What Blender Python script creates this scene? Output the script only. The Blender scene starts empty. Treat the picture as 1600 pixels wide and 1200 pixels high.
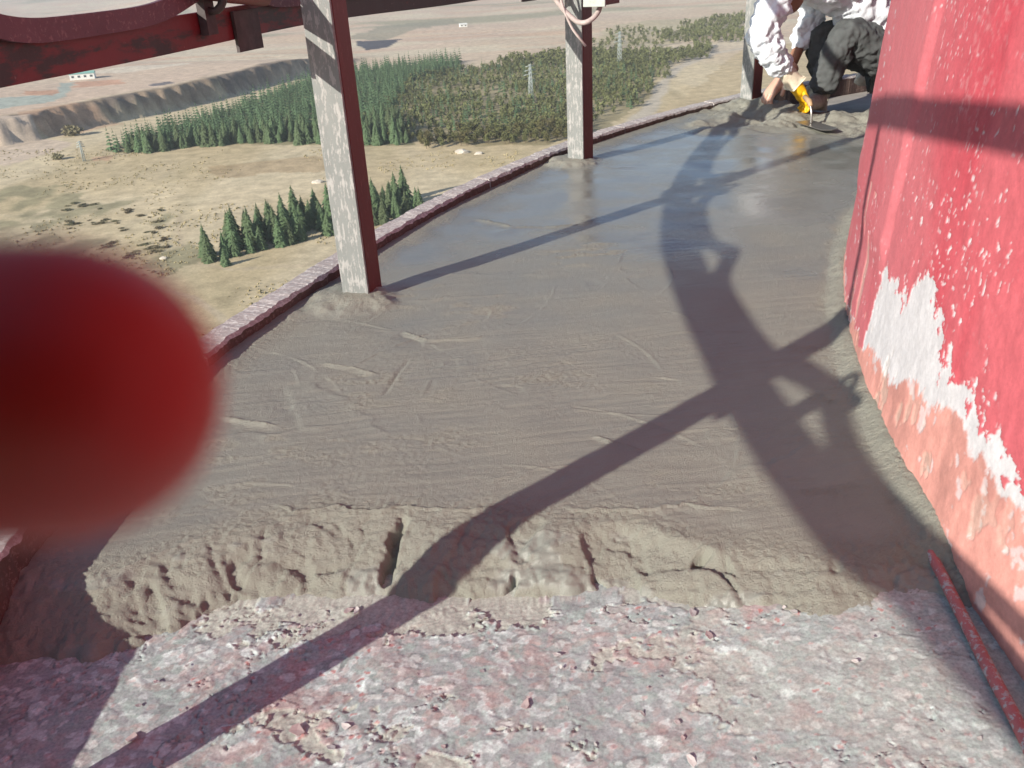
import bpy, bmesh, math, random
import numpy as np
from mathutils import Vector, Matrix, Quaternion
R = math.radians
SC = bpy.context.scene
COL = SC.collection
random.seed(7)

# ------------------------------------------------------------------ camera
FPX, PITCH, ROLL, HC = 1342.47, 0.46232, -0.05664, 0.86      # focal in px of a 1600 px wide frame
_cp, _sp = math.cos(PITCH), math.sin(PITCH)
FW = Vector((0, _cp, -_sp)); _u0 = Vector((0, _sp, _cp)); _r0 = Vector((1, 0, 0))
RT = math.cos(ROLL) * _r0 + math.sin(ROLL) * _u0
UP = -math.sin(ROLL) * _r0 + math.cos(ROLL) * _u0
EYE = Vector((0, 0, HC))
cam_d = bpy.data.cameras.new('camera'); cam = bpy.data.objects.new('camera', cam_d); COL.objects.link(cam)
cam_d.sensor_width = 36; cam_d.lens = FPX / 1600 * 36
cam_d.clip_start = 0.005; cam_d.clip_end = 30000
m = Matrix((RT, UP, -FW)).transposed().to_4x4(); m.translation = EYE
cam.matrix_world = m
cam_d.dof.use_dof = True; cam_d.dof.focus_distance = 2.4; cam_d.dof.aperture_fstop = 15
SC.camera = cam

# ------------------------------------------------------------------ light
SUN_AZ, SUN_EL = R(40.4), R(23.3)            # direction in which shadows run, sun elevation
TRAVEL = Vector((math.cos(SUN_AZ) * math.cos(SUN_EL), math.sin(SUN_AZ) * math.cos(SUN_EL), -math.sin(SUN_EL)))
w = bpy.data.worlds.new('World'); SC.world = w; w.use_nodes = True
nt = w.node_tree; nt.nodes.clear()
sky = nt.nodes.new('ShaderNodeTexSky'); sky.sky_type = 'NISHITA'; sky.sun_disc = False
sky.sun_elevation = SUN_EL; sky.sun_rotation = math.atan2(-TRAVEL.x, -TRAVEL.y)
sky.altitude = 1500; sky.dust_density = 1.5
bg = nt.nodes.new('ShaderNodeBackground'); bg.inputs[1].default_value = 0.098
wo = nt.nodes.new('ShaderNodeOutputWorld')
nt.links.new(sky.outputs[0], bg.inputs[0]); nt.links.new(bg.outputs[0], wo.inputs[0])
sd = bpy.data.lights.new('sun', 'SUN'); sd.energy = 5.0; sd.angle = R(0.55); sd.color = (1, .93, .82)
so = bpy.data.objects.new('sun', sd); COL.objects.link(so)
so.rotation_euler = TRAVEL.to_track_quat('-Z', 'Y').to_euler()
SC.view_settings.view_transform = 'Standard'; SC.view_settings.look = 'None'
SC.view_settings.gamma = 1; SC.view_settings.exposure = 0.60; SC.view_settings.use_curve_mapping = False

# ------------------------------------------------------------------ helpers
def ray_dir(x, y):
    return (x - 800) / FPX * RT - (y - 600) / FPX * UP + FW
def on_z(x, y, z):
    d = ray_dir(x, y); return EYE + d * ((z - HC) / d.z)
def at_y(x, y, Y):
    d = ray_dir(x, y); return EYE + d * (Y / d.y)

def _h(ix, iy, s):
    n = (ix.astype(np.int64) * 374761393 + iy.astype(np.int64) * 668265263 + s * 2147483647) & 0xffffffff
    n = ((n ^ (n >> 13)) * 1274126177) & 0xffffffff
    n = ((n ^ (n >> 16)) * 2246822519) & 0xffffffff
    return ((n ^ (n >> 15)) & 0xffffff) / float(0xffffff)
def vn(x, y, s=0):
    ix, iy = np.floor(x), np.floor(y); fx, fy = x - ix, y - iy
    fx = fx * fx * fx * (fx * (fx * 6 - 15) + 10); fy = fy * fy * fy * (fy * (fy * 6 - 15) + 10)
    a, b, c, d = _h(ix, iy, s), _h(ix + 1, iy, s), _h(ix, iy + 1, s), _h(ix + 1, iy + 1, s)
    return (a + (b - a) * fx) * (1 - fy) + (c + (d - c) * fx) * fy
def fbm(x, y, s=0, o=4, g=.5):
    t = 0; a = 1; n = 0
    for i in range(o):
        t = t + a * vn(x * 2 ** i + 17.3 * i, y * 2 ** i - 9.1 * i, s + i); n += a; a *= g
    return t / n
def worley(x, y, s=0):
    ix, iy = np.floor(x), np.floor(y)
    f1 = np.full(x.shape, 9.); f2 = f1.copy(); cid = np.zeros(x.shape)
    for dx in (-1, 0, 1):
        for dy in (-1, 0, 1):
            cx, cy = ix + dx, iy + dy
            d = np.hypot(cx + _h(cx, cy, s) - x, cy + _h(cx, cy, s + 5) - y)
            c = _h(cx, cy, s + 11); n = d < f1
            f2 = np.where(n, f1, np.minimum(f2, d)); cid = np.where(n, c, cid); f1 = np.where(n, d, f1)
    return cid, f1, f2
def sst(a, b, x):
    t = np.clip((x - a) / (b - a), 0, 1); return t * t * (3 - 2 * t)

def set_attr(me, name, arr):
    if arr.ndim == 1:
        a = me.attributes.new(name, 'FLOAT', 'POINT'); a.data.foreach_set('value', arr.astype(np.float32))
    else:
        a = me.color_attributes.new(name, 'FLOAT_COLOR', 'POINT')
        if arr.shape[1] == 3: arr = np.c_[arr, np.ones(len(arr))]
        a.data.foreach_set('color', arr.astype(np.float32).ravel())
def grid_mesh(name, P, attrs=None, smooth=True, flip=False):
    n, k = P.shape[:2]; me = bpy.data.meshes.new(name)
    me.vertices.add(n * k); me.vertices.foreach_set('co', P.reshape(-1).astype(np.float32))
    i = np.arange((n - 1) * (k - 1)); r = i // (k - 1); c = i % (k - 1); v = r * k + c
    q = np.stack([v, v + 1, v + k + 1, v + k], 1)
    if flip: q = q[:, ::-1]
    nf = len(q); me.loops.add(nf * 4); me.loops.foreach_set('vertex_index', q.ravel().astype(np.int32))
    me.polygons.add(nf); me.polygons.foreach_set('loop_start', np.arange(0, nf * 4, 4, dtype=np.int32))
    me.polygons.foreach_set('use_smooth', np.full(nf, smooth))
    me.update(calc_edges=True)
    for a, arr in (attrs or {}).items(): set_attr(me, a, arr)
    return me
def link(o, parent=None):
    COL.objects.link(o)
    if parent: o.parent = parent
    return o
def obj(name, me, mats=None, parent=None):
    if mats is not None:
        for q in (mats if isinstance(mats, (list, tuple)) else [mats]): me.materials.append(q)
    return link(bpy.data.objects.new(name, me), parent)
def empty(name, loc=(0, 0, 0), rz=0):
    o = bpy.data.objects.new(name, None); o.empty_display_size = .1; link(o)
    o.location = loc; o.rotation_euler = (0, 0, rz); return o
def tag(o, label, cat, group=None):
    o['label'] = label; o['category'] = cat
    if group: o['group'] = group
    return o
def struct(o): o['kind'] = 'structure'; return o
def pyd(name, v, f, smooth=False):
    me = bpy.data.meshes.new(name); me.from_pydata(v, [], f)
    if smooth: me.polygons.foreach_set('use_smooth', np.full(len(me.polygons), True))
    me.update(); return me
def box_me(name, sx, sy, sz, bev=0.0, c=(0, 0, 0)):
    bm = bmesh.new(); bmesh.ops.create_cube(bm, size=1)
    for v in bm.verts: v.co = Vector((v.co.x * sx + c[0], v.co.y * sy + c[1], v.co.z * sz + c[2]))
    if bev: bmesh.ops.bevel(bm, geom=bm.edges[:], offset=bev, segments=2, affect='EDGES', profile=.5)
    me = bpy.data.meshes.new(name); bm.to_mesh(me); bm.free(); return me
def tube_me(name, pts, rad, n=10, caps=True):
    pts = [Vector(p) for p in pts]; V = []; F = []; up = Vector((0, 0, 1)); prev = None
    for i, p in enumerate(pts):
        t = (pts[min(i + 1, len(pts) - 1)] - pts[max(i - 1, 0)]).normalized()
        if prev is None:
            a = t.cross(up); a = a if a.length > .1 else t.cross(Vector((1, 0, 0)))
        else: a = prev - t * prev.dot(t)
        a.normalize(); prev = a; b = t.cross(a); r = rad[i] if isinstance(rad, (list, tuple)) else rad
        for k in range(n):
            q = 2 * math.pi * k / n; V.append(p + (a * math.cos(q) + b * math.sin(q)) * r)
    for i in range(len(pts) - 1):
        for k in range(n):
            j = (k + 1) % n; F.append((i * n + k, i * n + j, (i + 1) * n + j, (i + 1) * n + k))
    if caps: F.append(tuple(range(n))[::-1]); F.append(tuple(range((len(pts) - 1) * n, len(pts) * n)))
    return pyd(name, V, F, True)
def strip_me(name, sect, pts_fn, ts, closed=True):
    """sweep a closed section [(a,b)] ; pts_fn(t,a,b)->Vector"""
    n = len(sect); V = []; F = []
    for t in ts: V += [pts_fn(t, a, b) for a, b in sect]
    for i in range(len(ts) - 1):
        for k in range(n):
            j = (k + 1) % n; F.append((i * n + k, (i + 1) * n + k, (i + 1) * n + j, i * n + j))
    F.append(tuple(range(n))); F.append(tuple(range((len(ts) - 1) * n, len(ts) * n))[::-1])
    return pyd(name, V, F)

# ------------------------------------------------------------------ materials
class NT:
    def __init__(s, name):
        s.m = bpy.data.materials.new(name); s.m.use_nodes = True; s.t = s.m.node_tree
        s.b = s.t.nodes['Principled BSDF']
    def n(s, typ, **kw):
        q = s.t.nodes.new(typ)
        for k, v in kw.items():
            if k[0] == '_': setattr(q, k[1:], v)
            else: q.inputs[k.replace('__', ' ')].default_value = v
        return q
    def l(s, a, b): s.t.links.new(a, b)
    def coord(s, kind='Object'): return s.n('ShaderNodeTexCoord').outputs[kind]
    def noise(s, scale, detail=4, rough=.6, vec=None, out='Fac'):
        q = s.n('ShaderNodeTexNoise', Scale=scale, Detail=detail, Roughness=rough)
        s.l(vec if vec else s.coord(), q.inputs['Vector']); return q.outputs[out]
    def ramp(s, fac, stops):
        q = s.n('ShaderNodeValToRGB'); e = q.color_ramp.elements
        while len(e) > 1: e.remove(e[-1])
        for i, (p, c) in enumerate(stops):
            x = e[0] if i == 0 else e.new(p)
            x.position = p; x.color = (*c, 1) if isinstance(c, tuple) else (c, c, c, 1)
        s.l(fac, q.inputs[0]); return q.outputs[0]
    def mix(s, fac, a, b, mode='MIX'):
        q = s.n('ShaderNodeMix', _data_type='RGBA', _blend_type=mode)
        for v, i in ((fac, 0), (a, 6), (b, 7)):
            if hasattr(v, 'links'): s.l(v, q.inputs[i])
            else: q.inputs[i].default_value = (*v, 1) if isinstance(v, tuple) else v
        return q.outputs[2]
    def bump(s, h, strength=.3, dist=.01):
        q = s.n('ShaderNodeBump', Strength=strength, Distance=dist); s.l(h, q.inputs['Height'])
        s.l(q.outputs[0], s.b.inputs['Normal']); return q
    def set(s, **kw):
        for k, v in kw.items():
            i = s.b.inputs[k.replace('__', ' ')]
            if hasattr(v, 'links'): s.l(v, i)
            else: i.default_value = (*v, 1) if isinstance(v, tuple) and len(v) == 3 and i.type == 'RGBA' else v
        return s
    def attr(s, name, out='Color'): return s.n('ShaderNodeAttribute', _attribute_name=name).outputs[out]

def simple(name, col, rough=.7, var=.25, scale=20, bump=.2, bd=.003, metal=0):
    t = NT(name); f = t.noise(scale, 5, .65)
    lo = tuple(c * (1 - var) for c in col); hi = tuple(min(1, c * (1 + var)) for c in col)
    t.set(Base__Color=t.ramp(f, [(.3, lo), (.7, hi)]), Roughness=rough, Metallic=metal)
    if bump: t.bump(t.noise(scale * 3, 4), bump, bd)
    return t.m

def m_mortar():
    t = NT('wet mortar'); wet = t.attr('wet', 'Fac')
    n = t.noise(9, 5, .6); fine = t.noise(420, 3, .7)
    dry = t.mix(n, (.318, .314, .260), (.255, .256, .214))
    dry = t.mix(t.ramp(fine, [(.35, .0), (.75, .35)]), dry, (.40, .395, .335))
    wetc = t.mix(n, (.200, .208, .186), (.158, .166, .150))
    t.set(Base__Color=t.mix(wet, dry, wetc))
    mr = t.n('ShaderNodeMapRange'); t.l(wet, mr.inputs[0]); mr.inputs[3].default_value = .62; mr.inputs[4].default_value = .16
    t.set(Roughness=mr.outputs[0])
    mb = t.n('ShaderNodeMapRange'); t.l(wet, mb.inputs[0]); mb.inputs[3].default_value = .9; mb.inputs[4].default_value = .05
    b = t.bump(t.noise(300, 4, .8), .5, .006); t.l(mb.outputs[0], b.inputs['Strength'])
    return t.m
def m_vcol(name, rough, fine_scale, fine_amt, bump, bd, spec=.3):
    t = NT(name); c = t.attr('Col'); f = t.noise(fine_scale, 4, .7)
    k = t.ramp(f, [(.25, 1 - fine_amt), (.75, 1 + fine_amt)])
    t.set(Base__Color=t.mix(1.0, c, k, 'MULTIPLY'), Roughness=rough); t.b.inputs['Specular IOR Level'].default_value = spec
    if bump: t.bump(t.noise(fine_scale * 1.5, 5, .7), bump, bd)
    return t.m
def m_steel(name, base, chip, under, thr, rough=.55, stretch=.25):
    """flaking paint: base coat with chips of another coat and rust"""
    t = NT(name); mp = t.n('ShaderNodeMapping'); mp.inputs['Scale'].default_value = (1, 1, stretch)
    t.l(t.coord(), mp.inputs[0]); v = mp.outputs[0]
    c1 = t.mix(t.noise(14, 5, .6, v), tuple(x * .75 for x in base), tuple(min(1, x * 1.25) for x in base))
    k1 = t.ramp(t.noise(85, 6, .75, v), [(thr, 0.), (thr + .035, 1.)])
    k2 = t.ramp(t.noise(23, 6, .7, v), [(.66, 0.), (.70, 1.)])
    t.set(Base__Color=t.mix(k2, t.mix(k1, c1, chip), under), Roughness=rough)
    t.bump(t.mix(.5, k1, t.noise(90, 5, .7, v)), .35, .003)
    return t.m
def m_rail():
    t = NT('rail maroon paint'); a = t.noise(5, 5, .65); mp = t.n('ShaderNodeMapping'); mp.inputs['Scale'].default_value = (.8, .8, 3.2)
    t.l(t.coord(), mp.inputs[0]); b = t.noise(3.2, 6, .68, mp.outputs[0]); c = t.noise(60, 5, .7)
    col = t.mix(a, (.115, .016, .020), (.20, .026, .034)); col = t.mix(t.ramp(b, [(.44, 0.), (.50, 1.)]), col, (.040, .024, .025))  # random near-black patches mixed into the maroon
    col = t.mix(t.ramp(c, [(.66, 0.), (.70, .7)]), col, (.22, .14, .14))
    t.set(Base__Color=col, Roughness=.5); t.bump(t.mix(.5, b, c), .35, .003); return t.m
M = {}
M['mortar'] = m_mortar()
M['floor'] = m_vcol('old flaking floor paint', .75, 210, .34, .35, .002)
M['wall'] = m_vcol('chimney wall paint', .62, 120, .12, .35, .003)
M['terrain'] = None
M['post_grey'] = m_steel('weathered grey paint', (.20, .213, .206), (.35, .348, .335), (.30, .14, .12), .515)
M['post_red'] = m_steel('old maroon paint', (.125, .026, .025), (.17, .05, .045), (.07, .03, .027), .58, .55)
M['rail_red'] = m_rail()
M['rail_purple'] = m_steel('sun bleached maroon paint', (.13, .062, .078), (.22, .14, .15), (.06, .035, .042), .56, .55, 1)
M['steel_dark'] = simple('dark bare steel', (.055, .042, .042), .6, .4, 30)
M['kerb_top'] = m_steel('pinkish peeling kerb paint', (.39, .355, .340), (.57, .555, .53), (.31, .22, .20), .51, .8, 1)
M['kerb_shaded'] = m_steel('shade-darkened red kerb paint', (.095, .066, .058), (.19, .14, .125), (.06, .046, .042), .55, .75, 1)  # dull red side paint with the shade of those faces put into it
M['shaft_red'] = simple('red chimney paint', (.45, .035, .05), .6, .2, 6, .2)
M['concrete'] = simple('grey concrete', (.34, .32, .29), .85, .25, 5)
M['salmon'] = m_steel('pink painted conduit', (.44, .13, .13), (.44, .40, .40), (.30, .09, .09), .53, .6, 1)
M['cable'] = simple('pale pinkish cable', (.46, .40, .38), .6, .2, 60)
M['box_grey'] = simple('pale teal grey paint', (.40, .44, .41), .55, .15, 40)
M['white_cloth'] = simple('white cotton', (.74, .80, .86), .9, .05, 14, .3, .012)
M['dark_cloth'] = simple('charcoal trousers', (.075, .083, .085), .9, .2, 16, .2, .006)
M['glove'] = simple('yellow rubber glove', (.80, .46, .01), .45, .12, 60)
M['boot'] = simple('mortar caked boot', (.36, .35, .29), .85, .3, 30, .4)
M['hair'] = simple('black hair', (.02, .017, .015), .6, .3, 80)
M['steel_bright'] = simple('worn steel blade', (.33, .32, .30), .35, .2, 40, .1, .001, .8)
M['wood'] = simple('pale wood handle', (.45, .30, .16), .6, .2, 40)
M['phone'] = simple('black phone shell', (.02, .02, .022), .3, .1, 30, 0)
M['orange'] = simple('orange and white rag', (.75, .42, .28), .9, .4, 30)
M['cream'] = simple('pale cream rag', (.70, .62, .48), .9, .2, 40)
t = NT('skin'); t.set(Base__Color=(.33, .17, .11), Roughness=.55); M['skin'] = t.m; t = NT('sunlit skin'); t.set(Base__Color=(.58, .36, .27), Roughness=.5); M['sunlit_skin'] = t.m  # second skin is a lighter copy with sunlight put into its colour
t = NT('backlit finger skin'); t.set(Base__Color=(.22, .017, .011), Roughness=.5, Subsurface__Weight=.6)  # red glow of light through the finger put into the base colour
t.b.inputs['Subsurface Radius'].default_value = (1.0, .14, .08); t.b.inputs['Subsurface Scale'].default_value = .012
M['finger'] = t.m
t = NT('nail'); t.set(Base__Color=(.5, .2, .16), Roughness=.3); M['nail'] = t.m

def m_foliage(name, a, b, rnd=True):
    t = NT(name); f = t.noise(.9, 4, .7)
    if rnd:
        oi = t.n('ShaderNodeObjectInfo').outputs['Random']; a2 = (a[0] * .75, a[1] * .58, a[2] * .6); b2 = (b[0] * .8, b[1] * .66, b[2] * .7)
        c = t.mix(oi, t.mix(f, a, b), t.mix(f, a2, b2))
    else: c = t.mix(1.0, t.mix(f, a, b), t.ramp(t.noise(.05, 3, .7), [(.3, .62), (.7, 1.25)]), 'MULTIPLY')
    t.set(Base__Color=c, Roughness=.8); t.b.inputs['Specular IOR Level'].default_value = .15
    return t.m
M['spruce'] = m_foliage('spruce needles', (.075, .130, .062), (.120, .185, .088))
M['spruce_far'] = m_foliage('far spruce needles', (.066, .116, .058), (.105, .165, .080), False)
M['olive'] = m_foliage('olive leaves', (.11, .135, .05), (.18, .18, .075))
M['olive_far'] = m_foliage('far mixed leaves', (.10, .135, .048), (.185, .175, .08), False)
M['shrub'] = m_foliage('dull green shrub', (.15, .155, .09), (.22, .205, .12))
M['bark'] = simple('bark', (.12, .085, .06), .9, .3, 4)
M['bwhite'] = simple('white wall', (.72, .73, .69), .7, .05, 1, 0)
M['broof'] = simple('green roof sheet', (.22, .42, .36), .5, .1, 1, 0)
M['pylon'] = simple('galvanised lattice', (.34, .38, .36), .5, .1, 1, 0)
M['dark_glass'] = simple('dark window', (.05, .06, .07), .2, .1, 1, 0)
M['rock'] = simple('pale rock', (.55, .50, .42), .85, .2, 3)

# ================================================================== THE LAND
GZ = -100.0
C = Vector((5.1481, .6580)); RW = 4.5028
def pl(pts, z=GZ): return [on_z(x, y, z) for x, y in pts]
def in_poly(X, Y, P):
    ins = np.zeros(X.shape, bool); n = len(P)
    for i in range(n):
        x0, y0, x1, y1 = P[i].x, P[i].y, P[i - 1].x, P[i - 1].y
        if y0 == y1: continue
        ins ^= ((y0 > Y) != (y1 > Y)) & (X < (x1 - x0) * (Y - y0) / (y1 - y0) + x0)
    return ins
def dist_line(X, Y, P):
    """distance to a polyline, signed by side (left of travel positive), and arc parameter"""
    best = np.full(X.shape, 1e9); sg = np.ones(X.shape); par = np.zeros(X.shape); acc = 0
    for a, b in zip(P[:-1], P[1:]):
        dx, dy = b.x - a.x, b.y - a.y; L = math.hypot(dx, dy)
        tt = np.clip(((X - a.x) * dx + (Y - a.y) * dy) / L ** 2, 0, 1)
        d = np.hypot(X - a.x - tt * dx, Y - a.y - tt * dy); k = d < best
        side = np.sign(dx * (Y - a.y) - dy * (X - a.x))
        best = np.where(k, d, best); sg = np.where(k, side, sg); par = np.where(k, acc + tt * L, par); acc += L
    return best * sg, par, acc
BANK = [Vector((-560, 330, 0)), Vector((-450, 500, 0))] + pl([(-60, 240), (60, 218), (190, 190), (300, 168), (400, 141), (480, 117)]) + [Vector((-150, 1080, 0)), Vector((-60, 1190, 0))]
def height(X, Y):
    d, par, L = dist_line(X, Y, BANK)
    fade = 1 - sst(L - 330, L - 90, par)
    gul = (np.abs(fbm(par / 24 + d * .03, d * .03, 3, 4, .6) - .5) * 4) * 9 + (vn(par / 7, par * 0, 4) - .5) * 5
    dd = d + gul * sst(-12, 6, d) * (1 - sst(22, 45, d))
    z = 16.5 * sst(0, 12, dd) * fade
    rr = np.hypot(X, Y)
    z = z + (fbm(X / 170, Y / 170, 21, 4) - .5) * 7 * sst(60, 500, rr)
    z = z + (fbm(X / 900, Y / 900, 31, 4) - .45) * 90 * sst(1500, 3600, rr) + 150 * sst(4200, 9000, rr) * fbm(X / 1700, Y / 1700, 41, 4)
    return z
az = np.concatenate([np.linspace(-180, -50, 60)[:-1], np.linspace(-50, 46, 620)[:-1], np.linspace(46, 180, 60)]) * math.pi / 180
rr = np.concatenate([np.linspace(3, 180, 14)[:-1], np.geomspace(180, 1500, 330)[:-1], np.geomspace(1500, 11000, 80)])
A, RR = np.meshgrid(az, rr); X = RR * np.sin(A); Y = RR * np.cos(A)
hb = height(X, Y); Z = GZ + hb
xf, yf, zf = X.ravel(), Y.ravel(), hb.ravel()
def lc(c): return np.array(c)
c1, c2, c3 = lc((.53, .43, .265)), lc((.62, .52, .35)), lc((.46, .38, .23))
n1 = fbm(xf / 60, yf / 130, 51, 5)[:, None]; n2 = fbm(xf / 14, yf / 26, 61, 4)[:, None]
colr = c1 + (c2 - c1) * sst(.35, .65, n1) + (c3 - c1) * sst(.5, .72, n2) * .6
def paint(mask, c, k=1.0):
    global colr
    mk = (mask * k)[:, None] if mask.ndim == 1 else mask * k
    colr = colr * (1 - mk) + np.array(c) * mk
bd, bpar, bL = dist_line(xf, yf, BANK)
rough_edge = (fbm(xf / 40, yf / 40, 71, 3) - .5)
paint(sst(10, 30, bd) * (1 - sst(bL + 0, bL + 300, bpar)), (.60, .46, .36), .85)                     # pinkish bare plateau
paint(sst(820, 1000, np.hypot(xf, yf) + rough_edge * 120), (.58, .46, .35), .8)
stri = fbm(xf / 300, yf / 50, 81, 4)
paint(sst(.52, .62, stri) * sst(900, 1100, np.hypot(xf, yf)), (.62, .54, .40), .8)
paint(sst(.60, .68, fbm(xf / 420, yf / 90, 83, 4)) * sst(1000, 1200, np.hypot(xf, yf)), (.58, .38, .26), .45)
paint(sst(.62, .70, fbm(xf / 500, yf / 160, 85, 3)) * sst(1300, 1500, np.hypot(xf, yf)), (.33, .32, .22), .8)
bankface = sst(-3, 3, bd) * (1 - sst(13, 22, bd + rough_edge * 8)) * (1 - sst(bL - 330, bL - 60, bpar))
bst = fbm(bpar / 9, bd / 60, 88, 4)
paint(bankface, (.27, .20, .145), .9); paint(bankface * sst(.5, .6, bst), (.17, .14, .12), .8)  # brown earth; bank shade and dark gullies put into the colour
pz = GZ + 16.5
def poly_soft(px, z, wob=8, sc=30):
    P = pl(px, z); w1 = (fbm(xf / sc, yf / sc, 91, 3) - .5) * wob; w2 = (fbm(xf / sc, yf / sc, 95, 3) - .5) * wob
    return in_poly(xf + w1, yf + w2, P).astype(float)
paint(poly_soft([(-60, 158), (60, 150), (92, 146), (95, 128), (118, 127), (108, 140), (104, 152), (85, 160), (0, 171), (-60, 178)], pz), (.38, .43, .38), .9)   # pale teal tailings
paint(poly_soft([(40, 143), (90, 140), (88, 150), (40, 150)], pz, 16), (.52, .27, .17), .7)
paint(poly_soft([(120, 126), (190, 122), (190, 132), (118, 136)], pz, 16), (.54, .29, .19), .7)
paint(poly_soft([(20, 176), (140, 160), (190, 158), (120, 172), (40, 182)], pz, 16), (.52, .33, .22), .6)
paint(poly_soft([(120, 117), (190, 102), (290, 96), (290, 102), (190, 113)], pz, 16), (.66, .58, .46), .9)
paint(poly_soft([(230, 134), (268, 128), (272, 132), (240, 137)], pz, 6), (.13, .13, .15), .9)
paint(poly_soft([(555, 64), (590, 62), (628, 60), (605, 73), (570, 77)], GZ, 8), (.055, .06, .085), .95)  # bluish-black patch
paint(poly_soft([(540, 60), (600, 40), (700, 28), (725, 36), (640, 50), (600, 62)], GZ, 20), (.30, .28, .21), .8)
paint(poly_soft([(-80, 262), (0, 258), (90, 240), (118, 225), (60, 215), (-80, 225)], GZ, 12), (.58, .47, .37), .85)
paint(poly_soft([(140, 247), (180, 243), (175, 252), (145, 252)], GZ, 12), (.52, .30, .20), .6)
paint(poly_soft([(330, 262), (480, 245), (560, 250), (500, 270), (350, 275)], GZ, 20), (.36, .25, .14), .55)
paint(poly_soft([(1030, 175), (1160, 78), (1300, 60), (1400, 120), (1400, 200), (1040, 215)], GZ, 14), (.50, .40, .245), .8)
paint(poly_soft([(930, 62), (960, 40), (1160, 20), (1160, 45), (1040, 70), (930, 75)], GZ, 30), (.48, .42, .28), .8)
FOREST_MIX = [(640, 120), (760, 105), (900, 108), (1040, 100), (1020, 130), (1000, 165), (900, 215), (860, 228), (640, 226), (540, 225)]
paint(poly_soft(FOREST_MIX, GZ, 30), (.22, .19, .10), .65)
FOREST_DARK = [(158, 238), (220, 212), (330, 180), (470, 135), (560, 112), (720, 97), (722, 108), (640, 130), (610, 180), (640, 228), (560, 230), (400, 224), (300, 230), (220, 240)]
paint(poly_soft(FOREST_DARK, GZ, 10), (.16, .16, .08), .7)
def track(px, z, wid, c, k=.9):
    d, _, _ = dist_line(xf, yf, pl(px, z)); paint(1 - sst(wid * .6, wid * 1.1, np.abs(d) + rough_edge * wid), c, k)
track([(985, 195), (1015, 165), (1040, 125), (1060, 105), (1110, 84), (1170, 74)], GZ, 6, (.52, .46, .37))
track([(280, 335), (278, 360), (288, 395), (310, 412), (360, 420), (470, 412), (520, 400)], GZ, 1.8, (.50, .41, .28), .8)
track([(262, 455), (300, 465), (345, 495), (360, 520)], GZ, 1.8, (.52, .43, .30), .8)
track([(-50, 330), (60, 335), (140, 345), (240, 340)], GZ, 1.6, (.50, .42, .28), .5)
paint(sst(.56, .66, fbm(xf / 22, yf / 30, 101, 4)) * poly_soft([(-100, 300), (120, 290), (290, 330), (290, 410), (160, 450), (-100, 470)], GZ, 40), (.27, .25, .15), .75)
t = NT('dry grassland and bare earth'); cc = t.attr('Col')
v = t.coord(); f1 = t.noise(.12, 6, .65, v); f2 = t.noise(.9, 4, .7, v)
cc = t.mix(1.0, cc, t.ramp(f1, [(.3, .72), (.7, 1.2)]), 'MULTIPLY'); cc = t.mix(1.0, cc, t.ramp(f2, [(.3, .82), (.7, 1.14)]), 'MULTIPLY')
t.set(Base__Color=cc, Roughness=.95); t.b.inputs['Specular IOR Level'].default_value = .1
M['terrain'] = t.m
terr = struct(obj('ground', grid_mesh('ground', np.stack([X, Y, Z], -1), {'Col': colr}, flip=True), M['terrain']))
def gz(x, y): return GZ + float(height(np.array([x]), np.array([y]))[0])

# ---- conifers
def crown_me(name, h, rad, tiers, per, rng, base=.1):
    V, F = [], []
    for i in range(tiers):
        f = i / (tiers - 1); z0 = h * (base + (1 - base) * f ** .92); r = rad * (1 - f) ** .85 + .06 * rad
        k = max(4, int(per * (1 - .55 * f))); a0 = rng.random() * 6.28
        for j in range(k):
            a = a0 + 6.283 * j / k + rng.uniform(-.22, .22); q = r * rng.uniform(.72, 1.18); dz = rng.uniform(-.02, .02) * h
            w = r * rng.uniform(.32, .5); dr = q * rng.uniform(.25, .5)
            ca, sa = math.cos(a), math.sin(a); n = len(V)
            V += [(0, 0, z0 + dz + h * .045), (ca * q * .55 - sa * w, sa * q * .55 + ca * w, z0 + dz - dr * .45),
                  (ca * q, sa * q, z0 + dz - dr), (ca * q * .55 + sa * w, sa * q * .55 - ca * w, z0 + dz - dr * .45), (ca * q * .6, sa * q * .6, z0 + dz + h * .01)]
            F += [(n, n + 1, n + 4), (n + 4, n + 1, n + 2), (n + 4, n + 2, n + 3), (n, n + 4, n + 3)]
    n = len(V); V += [(0, 0, h * 1.03), (rad * .07, 0, h * .9), (-rad * .04, rad * .06, h * .9), (-rad * .04, -rad * .06, h * .9)]
    F += [(n, n + 1, n + 2), (n, n + 2, n + 3), (n, n + 3, n + 1)]
    return V, F
def ball_crown(h, rad, rng, lumps=9, leaves=26, leaf=.34):
    V, F = [], []
    for i in range(lumps):
        a = rng.random() * 6.28; q = rad * rng.uniform(0, .62); zc = h * rng.uniform(.32, .82); lr = rad * rng.uniform(.38, .6)
        cx, cy = q * math.cos(a), q * math.sin(a)
        for j in range(leaves):
            u = rng.uniform(-1, 1); b = rng.random() * 6.28; s = math.sqrt(1 - u * u); rr_ = lr * rng.uniform(.75, 1.1)
            p = Vector((cx + rr_ * s * math.cos(b), cy + rr_ * s * math.sin(b), zc + rr_ * u * .85))
            d = Vector((rng.uniform(-1, 1), rng.uniform(-1, 1), rng.uniform(-1, 1))) * leaf * rad
            e = Vector((rng.uniform(-1, 1), rng.uniform(-1, 1), rng.uniform(-1, 1))) * leaf * rad
            n = len(V); V += [p - d * .5, p + e * .5, p + d * .5, p - e * .5]; F.append((n, n + 1, n + 2, n + 3))
    return V, F
rng = random.Random(11)
spruce_var = []
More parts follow.
